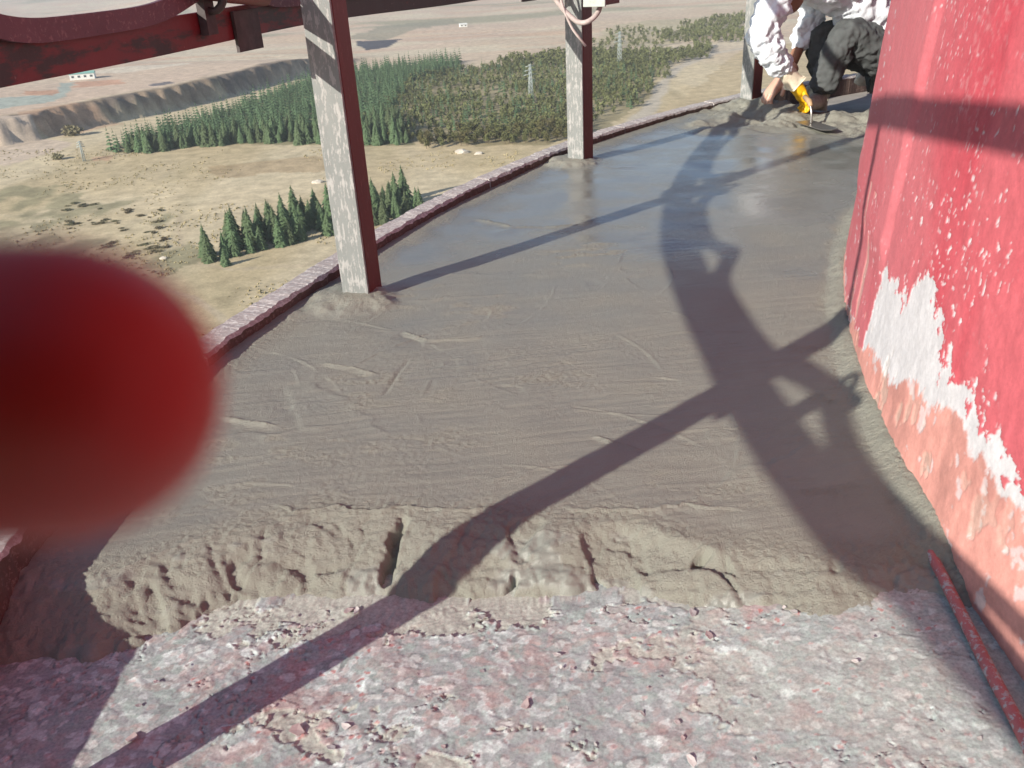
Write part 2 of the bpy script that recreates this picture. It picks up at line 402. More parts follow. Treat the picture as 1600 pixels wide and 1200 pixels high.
for i in range(5):
    h = 12.5 * rng.uniform(.85, 1.15); V, F = crown_me('crown', h, h * rng.uniform(.27, .34), 15, 14, rng)
    cm = pyd('crown', V, F); cm.materials.append(M['spruce'])
    tm = tube_me('trunk', [(0, 0, -.6), (0, 0, h * .4), (.02, .01, h * .93)], [h * .016, h * .011, h * .002], 6); tm.materials.append(M['bark'])
    spruce_var.append((tm, cm))
olive_var = []
for i in range(3):
    h = 8 * rng.uniform(.85, 1.15); V, F = ball_crown(h, h * .36, rng, 10, 26)
    cm = pyd('crown', V, F); cm.materials.append(M['olive'])
    tm = tube_me('trunk', [(0, 0, -.5), (.1, 0, h * .3), (.0, .1, h * .6)], [h * .025, h * .018, h * .006], 6); tm.materials.append(M['bark'])
    olive_var.append((tm, cm))
def plant(name, var, x, y, s, label, group, cat='tree'):
    o = empty(name, (x, y, gz(x, y)), rng.random() * 6.28); o.scale = (s, s, s * rng.uniform(.92, 1.1))
    obj('trunk', var[0], None, o); obj('crown', var[1], None, o)
    return tag(o, label, cat, group)
# the small stand behind the near post: rows of trees
P0, P1 = on_z(326, 408, GZ), on_z(675, 325, GZ)
dv = (P1 - P0); L = dv.length; dv.normalize(); nv = Vector((-dv.y, dv.x, 0))
for row in range(5):
    k = int(L / 5.7)
    for i in range(k):
        s_ = i * 5.7 + rng.uniform(-1.6, 1.6) + row * 2; depth = row * 6.5 + rng.uniform(-1.4, 1.4)
        if rng.random() < .12 or (row > 2 and i < row - 1) or (row == 4 and rng.random() < .4): continue
        p = P0 + dv * s_ + nv * depth
        first = row == 0 and i == 0
        plant('spruce_tree', spruce_var[rng.randrange(5)], p.x, p.y, rng.uniform(.78, 1.2) * (.8 if row == 0 else 1),
              'dark green spruce in the small stand just beyond the kerb and the near post', 'small stand of spruces beyond the kerb')
p = on_z(353, 414, GZ); plant('spruce_tree', spruce_var[1], p.x, p.y, .55, 'small lone spruce standing in front of the small stand, left end', None)
# the plantation
def scatter(px, step, wob=10):
    P = pl(px); xs = [q.x for q in P]; ys = [q.y for q in P]; out = []
    gx, gy = np.meshgrid(np.arange(min(xs), max(xs), step), np.arange(min(ys), max(ys), step))
    gx = gx.ravel() + (np.random.RandomState(5).rand(gx.size) - .5) * step * .9; gy = gy.ravel() + (np.random.RandomState(6).rand(gy.size) - .5) * step * .9
    k = in_poly(gx + (fbm(gx / 25, gy / 25, 7, 2) - .5) * wob, gy + (fbm(gx / 25, gy / 25, 8, 2) - .5) * wob, P)
    return list(zip(gx[k], gy[k]))
def key(p): return math.hypot(p[0], p[1])
dark = sorted(scatter(FOREST_DARK, 5.8), key=key)
mixd = scatter(FOREST_MIX, 5.6, 30)
rs = np.random.RandomState(9)
dens = fbm(np.array([p[0] for p in mixd]) / 38, np.array([p[1] for p in mixd]) / 38, 111, 4)
mixd = [p for p, d in zip(mixd, dens) if rs.rand() < .5 + 1.8 * (d - .35)]
FAR_A = [(775, 100), (900, 84), (1060, 82), (1110, 70), (1098, 92), (1040, 106), (900, 108), (780, 108)]
FAR_B = [(1040, 62), (1075, 38), (1170, 22), (1180, 60), (1110, 72)]
far = scatter(FAR_A, 6.5, 30) + scatter(FAR_B, 9, 60) + [p for p in scatter([(925, 70), (960, 50), (1060, 45), (1060, 70), (1000, 80), (930, 84)], 15, 60)]
mixd = sorted(mixd, key=key)
for p in dark[:210]:
    plant('spruce_tree', spruce_var[rng.randrange(5)], p[0], p[1], rng.uniform(.58, 1.2), 'green spruce in the front rows of the large plantation', 'spruces in the front rows of the plantation')
nm = 0
for p in mixd[:140]:
    plant('olive_tree', olive_var[rng.randrange(3)], p[0], p[1], rng.uniform(.6, 1.1), 'olive green bushy tree at the front of the mixed part of the wood', 'olive green trees at the front of the mixed wood')
V, F = [], []; V2, F2 = [], []
def add_into(V, F, v, f, x, y, z, s, a):
    n = len(V); ca, sa = math.cos(a) * s, math.sin(a) * s
    V += [(x + ca * q[0] - sa * q[1], y + sa * q[0] + ca * q[1], z + s * q[2]) for q in v]; F += [tuple(i + n for i in g) for g in f]
lowS = [crown_me('c', 12.5 * k, 2.7 * k, 7, 7, rng) for k in (1, .9, 1.1)]
lowO = [ball_crown(7.5, 2.9, rng, 5, 11, .55) for k in range(3)]
def many_z(pts):
    return GZ + height(np.array([p[0] for p in pts]), np.array([p[1] for p in pts]))
rest = dark[210:]
for p, z in zip(rest, many_z(rest)): add_into(V, F, *lowS[rng.randrange(3)], p[0], p[1], z, rng.uniform(.55, 1.15), rng.random() * 6.28)
rest = mixd[140:]
for p, z in zip(rest, many_z(rest)):
    if rng.random() < .22: add_into(V, F, *lowS[rng.randrange(3)], p[0], p[1], z, rng.uniform(.5, .85), rng.random() * 6.28)
    else: add_into(V2, F2, *lowO[rng.randrange(3)], p[0], p[1], z, rng.uniform(.5, 1.0), rng.random() * 6.28)
for p, z in zip(far, many_z(far)): add_into(V2, F2, *lowO[rng.randrange(3)], p[0], p[1], z, rng.uniform(.7, 1.25), rng.random() * 6.28)
o = obj('conifer_wood', pyd('conifer_wood', V, F), M['spruce_far']); o['kind'] = 'stuff'; o['label'] = 'dense mass of dark green conifers deeper in the plantation'; o['category'] = 'wood'
o = obj('mixed_wood', pyd('mixed_wood', V2, F2), M['olive_far']); o['kind'] = 'stuff'; o['label'] = 'far mass of olive green trees with bare patches'; o['category'] = 'wood'
# shrubs on the near field
shrub_var = []
for i in range(3):
    V, F = ball_crown(2.2, 1.9, rng, 8, 22, .4); me = pyd('shrub', V, F); me.materials.append(M['shrub']); shrub_var.append(me)
shr = [(112, 318), (130, 322), (150, 320), (98, 327), (100, 346), (122, 345), (140, 344), (160, 342), (180, 344), (108, 350), (192, 354), (225, 336), (245, 342), (252, 352), (235, 360), (258, 375), (240, 388), (200, 398), (215, 394), (230, 384), (180, 378), (165, 380), (250, 328), (206, 325), (243, 396), (256, 388)]
for x, y in shr:
    for k in range(2):
        p = on_z(x + rng.uniform(-8, 8), y + rng.uniform(-4, 4), GZ); o = obj('shrub', shrub_var[rng.randrange(3)])
        o.location = (p.x, p.y, gz(p.x, p.y) - .3); s_ = rng.uniform(.5, 1.05); o.scale = (s_ * rng.uniform(1, 1.9), s_, s_ * .5); o.rotation_euler.z = rng.random() * 6.28
        tag(o, 'low dull green shrub scattered on the dry field left of the small stand', 'shrub', 'shrubs scattered on the dry field')
for (x, y, s_, lab) in [(113, 214, 3.2, 'dark bushy clump at the foot of the eroded bank'), (90, 251, 1.7, 'dark low bush on the pale ground at far left')]:
    p = on_z(x, y, GZ); o = obj('shrub', shrub_var[0]); o.location = (p.x, p.y, gz(p.x, p.y) - .3); o.scale = (s_ * 1.4, s_, s_); tag(o, lab, 'bush')
# scrub tufts that nobody could count
rt = np.random.RandomState(3); N = 9000; px_ = rt.rand(N) * 1100 - 60; py_ = 235 + rt.rand(N) ** 1.3 * 330; V, F = [], []
P = [on_z(float(a), float(b), GZ) for a, b in zip(px_, py_)]; gx = np.array([q.x for q in P]); gy = np.array([q.y for q in P]); dn_ = fbm(gx / 26, gy / 40, 121, 4); zz_ = GZ + height(gx, gy)
for q, k, z_, r in zip(P, dn_.tolist(), zz_.tolist(), rt.rand(N).tolist()):
    if k < .47 + .12 * r: continue
    w_ = .35 + .9 * r; hh = .35 + .5 * r; n = len(V); a = r * 40
    V += [(q.x - w_ * math.cos(a), q.y - w_ * math.sin(a), z_ - .1), (q.x + w_ * math.cos(a), q.y + w_ * math.sin(a), z_ - .1), (q.x + .2, q.y, z_ + hh), (q.x - w_ * math.sin(a), q.y + w_ * math.cos(a), z_ - .1), (q.x + w_ * math.sin(a), q.y - w_ * math.cos(a), z_ - .1)]
    F += [(n, n + 1, n + 2), (n + 3, n + 4, n + 2)]
o = obj('dry_scrub', pyd('dry_scrub', V, F), simple('dry scrub', (.40, .345, .205), .95, .35, .4, 0)); o['kind'] = 'stuff'; o['label'] = 'low dry tufts spread over the field'; o['category'] = 'scrub'
# pale rocks by the wood's edge
def rock_me(rng, sx, sy, sz):
    bm = bmesh.new(); bmesh.ops.create_icosphere(bm, subdivisions=2, radius=1)
    for v in bm.verts: v.co = Vector((v.co.x * sx, v.co.y * sy, v.co.z * sz)) * rng.uniform(.78, 1.2)
    me = bpy.data.meshes.new('rock'); bm.to_mesh(me); bm.free(); return me
for (x, y, s_, lab) in [(722, 238, 2.6, 'larger pale boulder at the edge of the mixed wood'), (748, 240, 1.6, 'smaller pale boulder right of the larger one by the wood'), (497, 286, 1.9, 'pale boulder on the dry field left of the near post'), (256, 404, 1.0, 'small white stone on the field left of the stand')]:
    p = on_z(x, y, GZ); o = obj('boulder', rock_me(rng, 1.6, 1, .8), M['rock']); o.location = (p.x, p.y, gz(p.x, p.y) + .2); o.scale = (s_,) * 3; tag(o, lab, 'boulder')
# buildings
def house(px, z, w_, d_, h_, lab, wall, roof, nwin):
    p = on_z(*px, z); g = gz(p.x, p.y); o = empty('shed', (p.x, p.y, g), .25)
    obj('wall', box_me('wall', w_, d_, h_ + 2, 0, (0, 0, h_ / 2 - 1)), wall, o)
    r = pyd('roof', [(-w_ / 2 - .5, -d_ / 2 - .5, h_ + .02), (w_ / 2 + .5, -d_ / 2 - .5, h_ + .02), (w_ / 2 + .5, d_ / 2 + .5, h_ + .02), (-w_ / 2 - .5, d_ / 2 + .5, h_ + .02), (-w_ / 2 - .5, 0, h_ * 1.4), (w_ / 2 + .5, 0, h_ * 1.4)],
            [(0, 1, 5, 4), (2, 3, 4, 5), (0, 4, 3), (1, 2, 5), (0, 3, 2, 1)]); obj('roof', r, roof, o)
    wm = box_me('window', w_ / nwin * .4, .2, h_ * .35)
    for k in range(nwin):
        q = obj('window', wm, M['dark_glass'] if k == 0 and not wm.materials else None, o); q.location = (-w_ / 2 + w_ * (k + .5) / nwin, -d_ / 2 - .05, h_ * .55)
    tag(o, lab, 'building')
house((130, 122), pz, 22, 9, 5, 'small white building with pale green roof near the teal tailings', M['bwhite'], M['broof'], 4)
house((724, 43), GZ, 12, 7, 4, 'tiny white building on the far hillside right of the bluish-black patch', M['bwhite'], M['bwhite'], 2)
house((542, 87), GZ, 10, 6, 3.4, 'tiny white hut just right of the near post', M['bwhite'], M['bwhite'], 2)
# lattice pylons
def pylon(px, hgt, lab):
    p = on_z(*px, GZ); o = empty('pylon', (p.x, p.y, gz(p.x, p.y)), .4); b = hgt * .06; tp = hgt * .016
    for sx in (-1, 1):
        for sy in (-1, 1): obj('leg', tube_me('leg', [(sx * b, sy * b, -1), (sx * tp, sy * tp, hgt)], .28, 5), M['pylon'], o)
    for k in range(9):
        f0, f1 = k / 9, (k + 1) / 9; r0, r1 = b + (tp - b) * f0, b + (tp - b) * f1
        for s_ in (-1, 1):
            obj('brace', tube_me('brace', [(-r0, s_ * r0, hgt * f0), (r1, s_ * r1, hgt * f1)], .16, 4), M['pylon'], o)
            obj('brace', tube_me('brace', [(s_ * r0, -r0, hgt * f0), (s_ * r1, r1, hgt * f1)], .16, 4), M['pylon'], o)
    for zf_, ww in ((.72, .2), (.83, .17), (.94, .13)):
        obj('cross_arm', tube_me('cross_arm', [(-hgt * ww, 0, hgt * zf_), (0, 0, hgt * zf_ + .8), (hgt * ww, 0, hgt * zf_)], .3, 5), M['pylon'], o)
    tag(o, lab, 'pylon')
pylon((830, 158), 27, 'pale lattice pylon in the wood left of the middle post')
pylon((968, 106), 32, 'pale lattice pylon in the wood right of the middle post')
pylon((132, 252), 12, 'thin pale pole mast on the bare ground at far left')

# ================================================================== THE CHIMNEY PLATFORM
def pol(a, r, z): return Vector((C.x + r * math.cos(a), C.y + r * math.sin(a), z))
TAPER = .07
ch = empty('chimney', (C.x, C.y, GZ)); tag(ch, 'round chimney wall with flaking red paint over white and salmon undercoats', 'chimney')
# shaft below and above
V, F = [], []; n = 160
for z, r in [(-100, RW + 3.2), (-40, RW + 1.3), (-.3, RW + .0), (0, RW - .008), (4, RW - .008 - 4 * TAPER)]:
    for k in range(n): a = 2 * math.pi * k / n; V.append((r * math.cos(a), r * math.sin(a), z - GZ))
for i in range(4):
    for k in range(n): F.append((i * n + k, i * n + (k + 1) % n, (i + 1) * n + (k + 1) % n, (i + 1) * n + k))
F.append(tuple(range(4 * n, 5 * n)))
obj('shaft', pyd('shaft', V, F, True), M['shaft_red'], ch)
# visible wall skin with its coats
an = np.radians(np.concatenate([np.linspace(140, 162, 90)[:-1], np.linspace(162, 181, 520)[:-1], np.linspace(181, 200, 40)])); zz = np.concatenate([np.linspace(-.10, .48, 200)[:-1], np.linspace(.48, 1.3, 190)])
A, ZZ = np.meshgrid(an, zz); af, zf = np.degrees(A).ravel(), ZZ.ravel(); sf = np.radians(af) * RW
rag = (fbm(sf * 9, zf * 6, 5, 6, .66) - .5); rag2 = (fbm(sf * 40, zf * 34, 15, 5, .68) - .5)
zr = np.interp(af, [140, 166.6, 167.3, 168.6, 169.5, 170.8, 171.6, 172.3, 173.6, 175, 176, 177, 180, 200], [.04, .05, .25, .25, .28, .345, .30, .255, .232, .205, .186, .158, .13, .12])
zw = np.interp(af, [140, 163, 166.5, 168.5, 170.5, 172.7, 174.5, 176.3, 180, 200], [.03, .04, .056, .085, .125, .168, .168, .148, .12, .10])
red = sst(-.004, .004, zf - zr + rag * .13 + rag2 * .15)
chips = sst(.73, .77, fbm(sf * 85, zf * 60, 25, 3, .6)) * sst(.50, .66, fbm(sf * 6, zf * 5, 27, 3)); chips = chips * (zf > .1)
dots = sst(.88, .91, vn(sf * 150, zf * 120, 33)) * sst(.50, .66, fbm(sf * 4, zf * 4, 35, 4, .6)) * .8
red = red * (1 - np.clip(chips + dots, 0, 1) * .92)
sal = 1 - sst(-.006, .006, zf - zw + rag * .09 + rag2 * .05)
sal = sal * (1 - sst(.64, .70, fbm(sf * 28, zf * 28, 43, 4, .6)) * .6)
g1 = fbm(sf * 5, zf * 3, 55, 4)[:, None]; g2 = fbm(sf * 60, zf * 30, 57, 3)[:, None]
white = np.array((.53, .52, .535)) * (.9 + .25 * g2)
gm = sst(.3, .7, g1); redc = (np.array((.47, .055, .078)) * (1 - gm) + np.array((.50, .110, .13)) * gm) * (.86 + .28 * g2)
fade = sst(174, 165, af)[:, None]; spk = sst(.50, .66, fbm(sf * 5 + 3, zf * 3, 61, 3))[:, None] * sst(.58, .70, fbm(sf * 120, zf * 90, 59, 3, .6))[:, None]; redc = redc * (1 - spk * .45) + np.array((.58, .27, .28)) * spk * .45; redc = redc * (1 - fade * .6) + np.array((.46, .155, .175)) * fade * .6
salc = np.array((.53, .245, .205)) * (.85 + .35 * g2) * (1 - .25 * sst(.5, .7, g1)) + np.array((.05, .03, .03))
wc = white * (1 - sal[:, None]) + salc * sal[:, None]; wc = wc * (1 - red[:, None]) + redc * red[:, None]
gouge = sst(.655, .69, fbm(sf * 13, zf * 9, 65, 4, .6)) * (1 - sst(.06, .2, zf)) + sst(.60, .66, fbm(sf * 22, zf * 5, 67, 3)) * (np.abs(af - 164.2) < .9) * (zf < .36)
wc = wc * (1 - gouge[:, None] * .5) + np.array((.42, .36, .30)) * gouge[:, None] * .5
dp = red * .0022 + sal * .0012 + (fbm(sf * 30, zf * 30, 75, 4) - .5) * .003 - gouge * .003 + (fbm(sf * 3, zf * 3, 77, 3) - .5) * .005
dp = dp + .012 * sst(167.2, 166.7, af) * sst(.2, .3, zf)            # outer render layer whose edge makes the vertical seam
RD = (RW - TAPER * np.maximum(ZZ, 0)).ravel() + dp
Pw = np.stack([RD * np.cos(A.ravel()), RD * np.sin(A.ravel()), zf - GZ], -1).reshape(*A.shape, 3)
obj('paint_skin', grid_mesh('paint_skin', Pw, {'Col': wc}, flip=False), M['wall'], ch)

# slab of the platform
KR0, KR1 = 5.932, 6.002
def kdr(a_deg): return np.interp(a_deg, [120, 140, 150, 161, 164, 167.3, 170.5, 175, 180, 200], [.005, .0, .0, .02, .04, .07, .065, .045, .03, .03])
slab = strip_me('platform_slab', [(RW - .05, -.075), (KR0 + .0, -.075), (KR0 + .0, -.22), (RW - .05, -.22)], lambda t_, a, b: pol(t_, a, b), [R(q) for q in range(60, 241, 3)])
struct(obj('platform_slab', slab, M['concrete']))
# ---- old painted floor in the foreground
an = np.radians(np.concatenate([np.linspace(172, 175.5, 30)[:-1], np.linspace(175.5, 184.5, 400)[:-1], np.linspace(184.5, 215, 60)])); rc = np.linspace(0, 1, 640)
RC, A = np.meshgrid(rc, an); RC = RW - .03 + RC * (KR0 + .02 - RW + .03 + kdr(np.degrees(A))); X = C.x + RC * np.cos(A); Y = C.y + RC * np.sin(A); x, y = X.ravel(), Y.ravel()
wx = x + (fbm(x * 40, y * 40, 201, 3) - .5) * .016; wy = y + (fbm(x * 40, y * 40, 203, 3) - .5) * .016
c_a, f1a, f2a = worley(wx * 44, wy * 58, 205); c_b, f1b, f2b = worley(wx * 105 + 3, wy * 120, 207); c_c, f1c, f2c = worley(wx * 11, wy * 13, 209)
z = (fbm(x * 6, y * 6, 211, 4) - .5) * .010 + (fbm(x * 90, y * 90, 213, 4, .65) - .5) * .0018
lil, gry, pale, pink, redp, tan, green = [np.array(q) for q in ((.362, .362, .366), (.355, .378, .368), (.57, .585, .58), (.41, .35, .342), (.44, .16, .155), (.43, .41, .365), (.385, .425, .405))]
nb = fbm(wx * 6.5, wy * 8.5, 221, 6, .62); bare = sst(.560, .568, nb) * (1 - .8 * sst(.1, .4, x))
zoneL = sst(.12, -.30, x + (fbm(x * 3, y * 3, 229, 2) - .5) * .5); zoneR = sst(.05, .38, x + (fbm(x * 3, y * 3, 230, 2) - .5) * .5)
k = c_a[:, None]; kb = c_b[:, None]
colA = np.where(k < .42, lil, np.where(k < .66, gry, np.where(k < .80, pink, np.where(k < .90, pale, lil * .74))))
colB = np.where(kb < .40, lil, np.where(kb < .68, gry, np.where(kb < .84, pink, pale)))
base = colA * .5 + colB * .5; base = base + (base - base.mean(0)) * .5
zr_ = zoneR[:, None] * .6; base = base * (1 - zr_) + (green * .6 + colB * .4) * zr_
red_zone = sst(.54, .66, fbm(x * 3.4 + 7, y * 3.8, 231, 3))
nr = fbm(wx * 17 + 5, wy * 20, 227, 5, .6); lay3 = sst(.57, .585, nr); rm = lay3 * (.05 + .60 * red_zone) + sst(.68, .70, nr) * .3; rm = np.clip(rm, 0, 1)
base = base * (1 - rm[:, None] * .55) + (pink * .35 + redp * .65) * rm[:, None] * .55
spot = np.clip((c_b > .962) * (f1b < .40) * (.5 + red_zone), 0, 1)[:, None]; base = base * (1 - spot * .8) + redp * spot * .8
wf = np.clip((c_a > .90) * (c_a < .955) * (f1a < .42), 0, 1)[:, None]; base = base * (1 - wf * .7) + np.array((.60, .585, .57)) * wf * .7
base = base * (1 - bare[:, None] * .85) + tan * (.72 + .55 * fbm(x * 120, y * 120, 233, 3)[:, None]) * bare[:, None] * .85
lay2 = sst(.50, .506, fbm(wx * 13, wy * 15, 225, 5, .6)); cm = sst(.40, .62, fbm(x * 12, y * 12, 237, 3))
z = z + lay2 * .0008 + rm * .0005 - bare * .0022 + (c_a - .5) * .0005 * sst(.0, .08, f2a - f1a) + bare * (fbm(x * 200, y * 200, 235, 3) - .5) * .0016
z = z + .0028 * np.exp(-np.clip(.560 - nb, 0, 1) / .010) * (1 - bare) * cm * (1 - .6 * sst(.1, .4, x))                  # the film curls up round the bare spots
rg = fbm(wx * 5 + 9, wy * 6.5, 247, 6, .62) - .5; ckm = sst(.52, .60, fbm(x * 6 + 3, y * 6, 243, 3))
z = z + ckm * (.0036 * np.exp(-np.clip(rg, 0, 1) / .012) * (rg > 0) - .0045 * np.exp(-(rg / .0035) ** 2))
base = base * np.array((.92, 1.0, .985)) * 1.03
z = z + .034 * sst(.05, .55, x)                                   # the old floor rises towards the wall
Pf = np.stack([X, Y, (-.06 + z).reshape(X.shape)], -1)
struct(obj('floor', grid_mesh('floor', Pf, {'Col': np.clip(base, 0, 1)}), M['floor']))
zfloor = -.06
# loose paint flakes and crumbs lying on the floor
fl = struct  # (flakes are parts of the floor)
floor_o = bpy.data.objects['floor']
flk = []
for i in range(6):
    k = rng.randrange(5, 8); pts = []
    for j in range(k):
        a = 6.283 * j / k + rng.uniform(-.3, .3); r = rng.uniform(.5, 1); pts.append((math.cos(a) * r, math.sin(a) * r * .75))
    V = [(0, 0, 0)] + [(a, b, .16 * (a * a + b * b) + rng.uniform(0, .12)) for a, b in pts] + [(0, 0, -.12)] + [(a, b, .16 * (a * a + b * b) - .1 + rng.uniform(0, .1)) for a, b in pts]
    F = []
    for j in range(k):
        q = (j + 1) % k; F += [(0, 1 + j, 1 + q), (k + 1, k + 2 + q, k + 2 + j), (1 + j, k + 2 + j, k + 2 + q, 1 + q)]
    flk.append((V, F))
fm = [simple('lilac flake', (.38, .36, .36), .75, .25, 60), simple('pale flake', (.60, .58, .55), .75, .2, 60), simple('pink flake', (.42, .33, .32), .75, .25, 60), simple('grey flake', (.42, .42, .40), .75, .2, 60)]
flm = []
for V, F in flk:
    for q in fm: me = pyd('paint_flake', V, F); me.materials.append(q); flm.append(me)
for i in range(60):
    x_, y_ = rng.uniform(-.62, .60), rng.uniform(.70, 1.07); s_ = rng.choice([.004, .004, .005, .006, .007, .009, .013]) * rng.uniform(.8, 1.2)
    o = obj('paint_flake', flm[rng.randrange(len(flm))], None, floor_o); o.location = (x_, y_, zfloor + .0025 + .034 * float(sst(.05, .55, x_))); o.scale = (s_, s_, s_ * .5); o.rotation_euler = (rng.uniform(-.25, .25), rng.uniform(-.25, .25), rng.random() * 6.28)

# ---- fresh mortar screed
an = np.radians(np.concatenate([np.linspace(179, 165, 470)[:-1], np.linspace(165, 140, 400)[:-1], np.linspace(140, 124.5, 190)]))
rc = np.linspace(0, 1, 420)
RC, A = np.meshgrid(rc, an); RC = RW - .02 + RC * (KR0 + .016 - RW + .02 + kdr(np.degrees(A))); X = C.x + RC * np.cos(A); Y = C.y + RC * np.sin(A); x, y = X.ravel(), Y.ravel(); rad_ = RC.ravel(); ang = np.degrees(A).ravel(); kin = KR0 + kdr(ang)
yf_ = np.interp(x, [-.8, -.66, -.6, -.436, -.227, -.02, .185, .377, .468, .62, .75], [1.0, .98, 1.03, 1.105, 1.10, 1.08, 1.045, .955, .91, .925, .95])
d = y - yf_ + (fbm(x * 14, y * 5, 301, 4) - .5) * .045 + (fbm(x * 60, y * 60, 303, 3) - .5) * .012
wd = .145 + (fbm(x * 6, y * 0 + 3, 305, 3) - .5) * .07
prof = np.clip(d / wd, 0, 1); top = sst(.75, 1.05, d / wd)
h = -.072 + .072 * np.clip(prof, 0, 1) ** .62
rough = np.clip(1 - sst(.0, .08, d - wd) + .0, 0, 1)                                  # front slope is coarse
lumps = worley(x * 11 + fbm(x * 9, y * 9, 307, 3) * 1.5, y * 8, 309); slope = (d > 0) * (1 - top)
h = h + slope * ((fbm(x * 7, y * 12, 311, 2) - .5) * .014 - .004 * (1 - sst(.0, .16, lumps[2] - lumps[1])) * sst(.5, .62, fbm(x * 5, y * 5, 313, 3)) + (fbm(x * 3.5, y * 30 + x * 6, 315, 3) - .5) * .012 + .009 * (sst(.47, .53, fbm(x * 8 + y * 6 + 2 * fbm(x * 11, y * 11, 316, 2), y * 5, 317, 3)) - .5) * sst(.3, .5, fbm(x * 4, y * 6, 319, 2)))
def seg(p0, p1, wob=.01):
    a, b = on_z(*p0, 0), on_z(*p1, 0); dx, dy = b.x - a.x, b.y - a.y; L = math.hypot(dx, dy)
    X_ = x + (fbm(x * 18, y * 18, 321, 3) - .5) * wob * 2; Y_ = y + (fbm(x * 18, y * 18, 323, 3) - .5) * wob * 2
    u = ((X_ - a.x) * dx + (Y_ - a.y) * dy) / L; v = (-(X_ - a.x) * dy + (Y_ - a.y) * dx) / L
    return u / L, v, L
def ridge(p0, p1, hgt, sig, wob=.01, step=0):
    global h
    u, v, L = seg(p0, p1, wob); along = sst(-.05, .12, u) * (1 - sst(.85, 1.05, u))
    sig_ = sig * .55
    h = h + hgt * .75 * along * (.35 + fbm(x * 30, y * 30, 325, 2)) * np.where(v > 0, np.exp(-(v / sig_) ** 2), np.exp(-(v / (sig_ * 3)) ** 2)) + step * along * np.where(v < 0, np.exp(-(v / (sig * 7)) ** 2), 0)
def patch(px, rx, ry, rotpx=0):
    p = on_z(*px, 0); q = np.hypot((x - p.x) / rx, (y - p.y) / ry) + (fbm(x * 9, y * 12, 331, 4, .6) - .5) * 2.2
    return (1 - sst(.35, 1.25, q)) * sst(.38, .62, fbm(x * 16 + y * 5, y * 45, 333, 3))
low = (fbm(x * 2.6, y * 2.2, 341, 3) - .5) * .011 * sst(0, .15, d)
h = h + low
for p0, p1, hg, sg, wb, st in [((505, 567), (592, 584), .0065, .006, .008, -.003), ((345, 652), (437, 668), .006, .006, .006, -.003), ((632, 519), (668, 532), .006, .005, .004, -.003), ((668, 532), (760, 528), .005, .005, .012, -.002),
                              ((640, 470), (800, 460), .0035, .008, .02, 0), ((745, 342), (800, 354), .007, .009, .012, -.004), ((800, 354), (905, 352), .005, .008, .012, -.002), ((430, 795), (800, 797), .006, .012, .03, -.004),
                              ((880, 800), (1160, 790), .005, .012, .03, -.004), ((925, 680), (1010, 702), .004, .005, .01, -.002), ((480, 590), (610, 680), .003, .012, .02, 0), ((300, 690), (560, 660), .003, .01, .03, 0),
                              ((440, 500), (540, 470), .004, .02, .03, 0), ((700, 570), (1010, 545), .0015, .012, .03, 0), ((760, 640), (1090, 610), .0015, .012, .03, 0), ((640, 430), (900, 425), .0018, .012, .03, 0), ((1130, 740), (1290, 700), .0035, .014, .03, 0),
                              ((560, 750), (1100, 735), .0015, .015, .03, 0), ((820, 260), (1000, 262), .003, .012, .03, 0), ((1140, 205), (1200, 192), .014, .03, .03, 0), ((1100, 180), (1160, 176), .012, .03, .03, 0), ((640, 560), (600, 620), -.004, .004, .003, 0), ((440, 600), (470, 680), -.003, .02, .004, 0)]:
    ridge(p0, p1, hg, sg, wb, st)
tro = random.Random(5)
for i in range(26):
    cx_, cy_ = tro.uniform(-.55, .5), tro.uniform(1.35, 2.5); r_ = tro.uniform(.25, .6); a_ = tro.uniform(0, 6.28); cxx, cyy = cx_ - r_ * math.cos(a_), cy_ - r_ * math.sin(a_)
    q = np.hypot(x - cxx, y - cyy) - r_; th = (np.arctan2(y - cyy, x - cxx) - a_ + math.pi) % (2 * math.pi) - math.pi; wth = tro.uniform(.18, .5)
    k = np.exp(-(th / wth) ** 4); h = h + k * (.0013 * np.exp(-(q / .004) ** 2) - .0012 * np.where(q < 0, np.exp(q / .05), 0)) * sst(.35, .55, fbm(x * 20, y * 20, 327, 2))
for px, rx, ry in [((600, 610), .12, .09), ((680, 620), .10, .05), ((640, 690), .16, .06), ((430, 700), .22, .09), ((730, 480), .12, .10), ((300, 790), .2, .1), ((880, 590), .16, .07), ((1120, 770), .25, .05), ((1330, 620), .10, .25), ((500, 490), .16, .07), ((640, 470), .1, .1), ((900, 400), .15, .1)]:
    rough = np.maximum(rough, patch(px, rx, ry) * .8)
nearwall = 1 - sst(.01, .075, rad_ - RW + (fbm(x * 12, y * 12, 351, 3) - .5) * .06)
rough = np.maximum(rough, nearwall * .9)
nearkerb = sst(.10, .03, kin - rad_ + (fbm(x * 12, y * 12, 353, 3) - .5) * .08); rough = np.maximum(rough, nearkerb * .6)
for pa in (163.4, 145.8, 129.0):
    pc = pol(R(pa), 5.82, 0); q = np.hypot(x - pc.x, y - pc.y) + (fbm(x * 15, y * 15, 357, 3) - .5) * .07; k = 1 - sst(.06, .15, q); h = h + k * .022; rough = np.maximum(rough, k)
lumpy = sst(136.5, 131.5, ang + (fbm(x * 2.2, y * 2.2, 361, 3) - .5) * 7); rough = np.maximum(rough, lumpy)
h = h + lumpy * (fbm(x * 5, y * 5, 363, 4) - .42) * .10 + lumpy * (.5 - worley(x * 6, y * 6, 365)[1]) * .03
h = h + .020 * nearwall * (1 - sst(.0, .05, rad_ - RW)) + nearwall * (fbm(x * 22, y * 22, 367, 4) - .5) * .010
h = h + .008 * sst(.10, .0, kin - rad_)                                                # sinks a little along the kerb
endk = sst(126.2, 128.6, ang + (fbm(x * 5, y * 5, 369, 4) - .5) * 4); h = h * endk - .10 * (1 - endk)
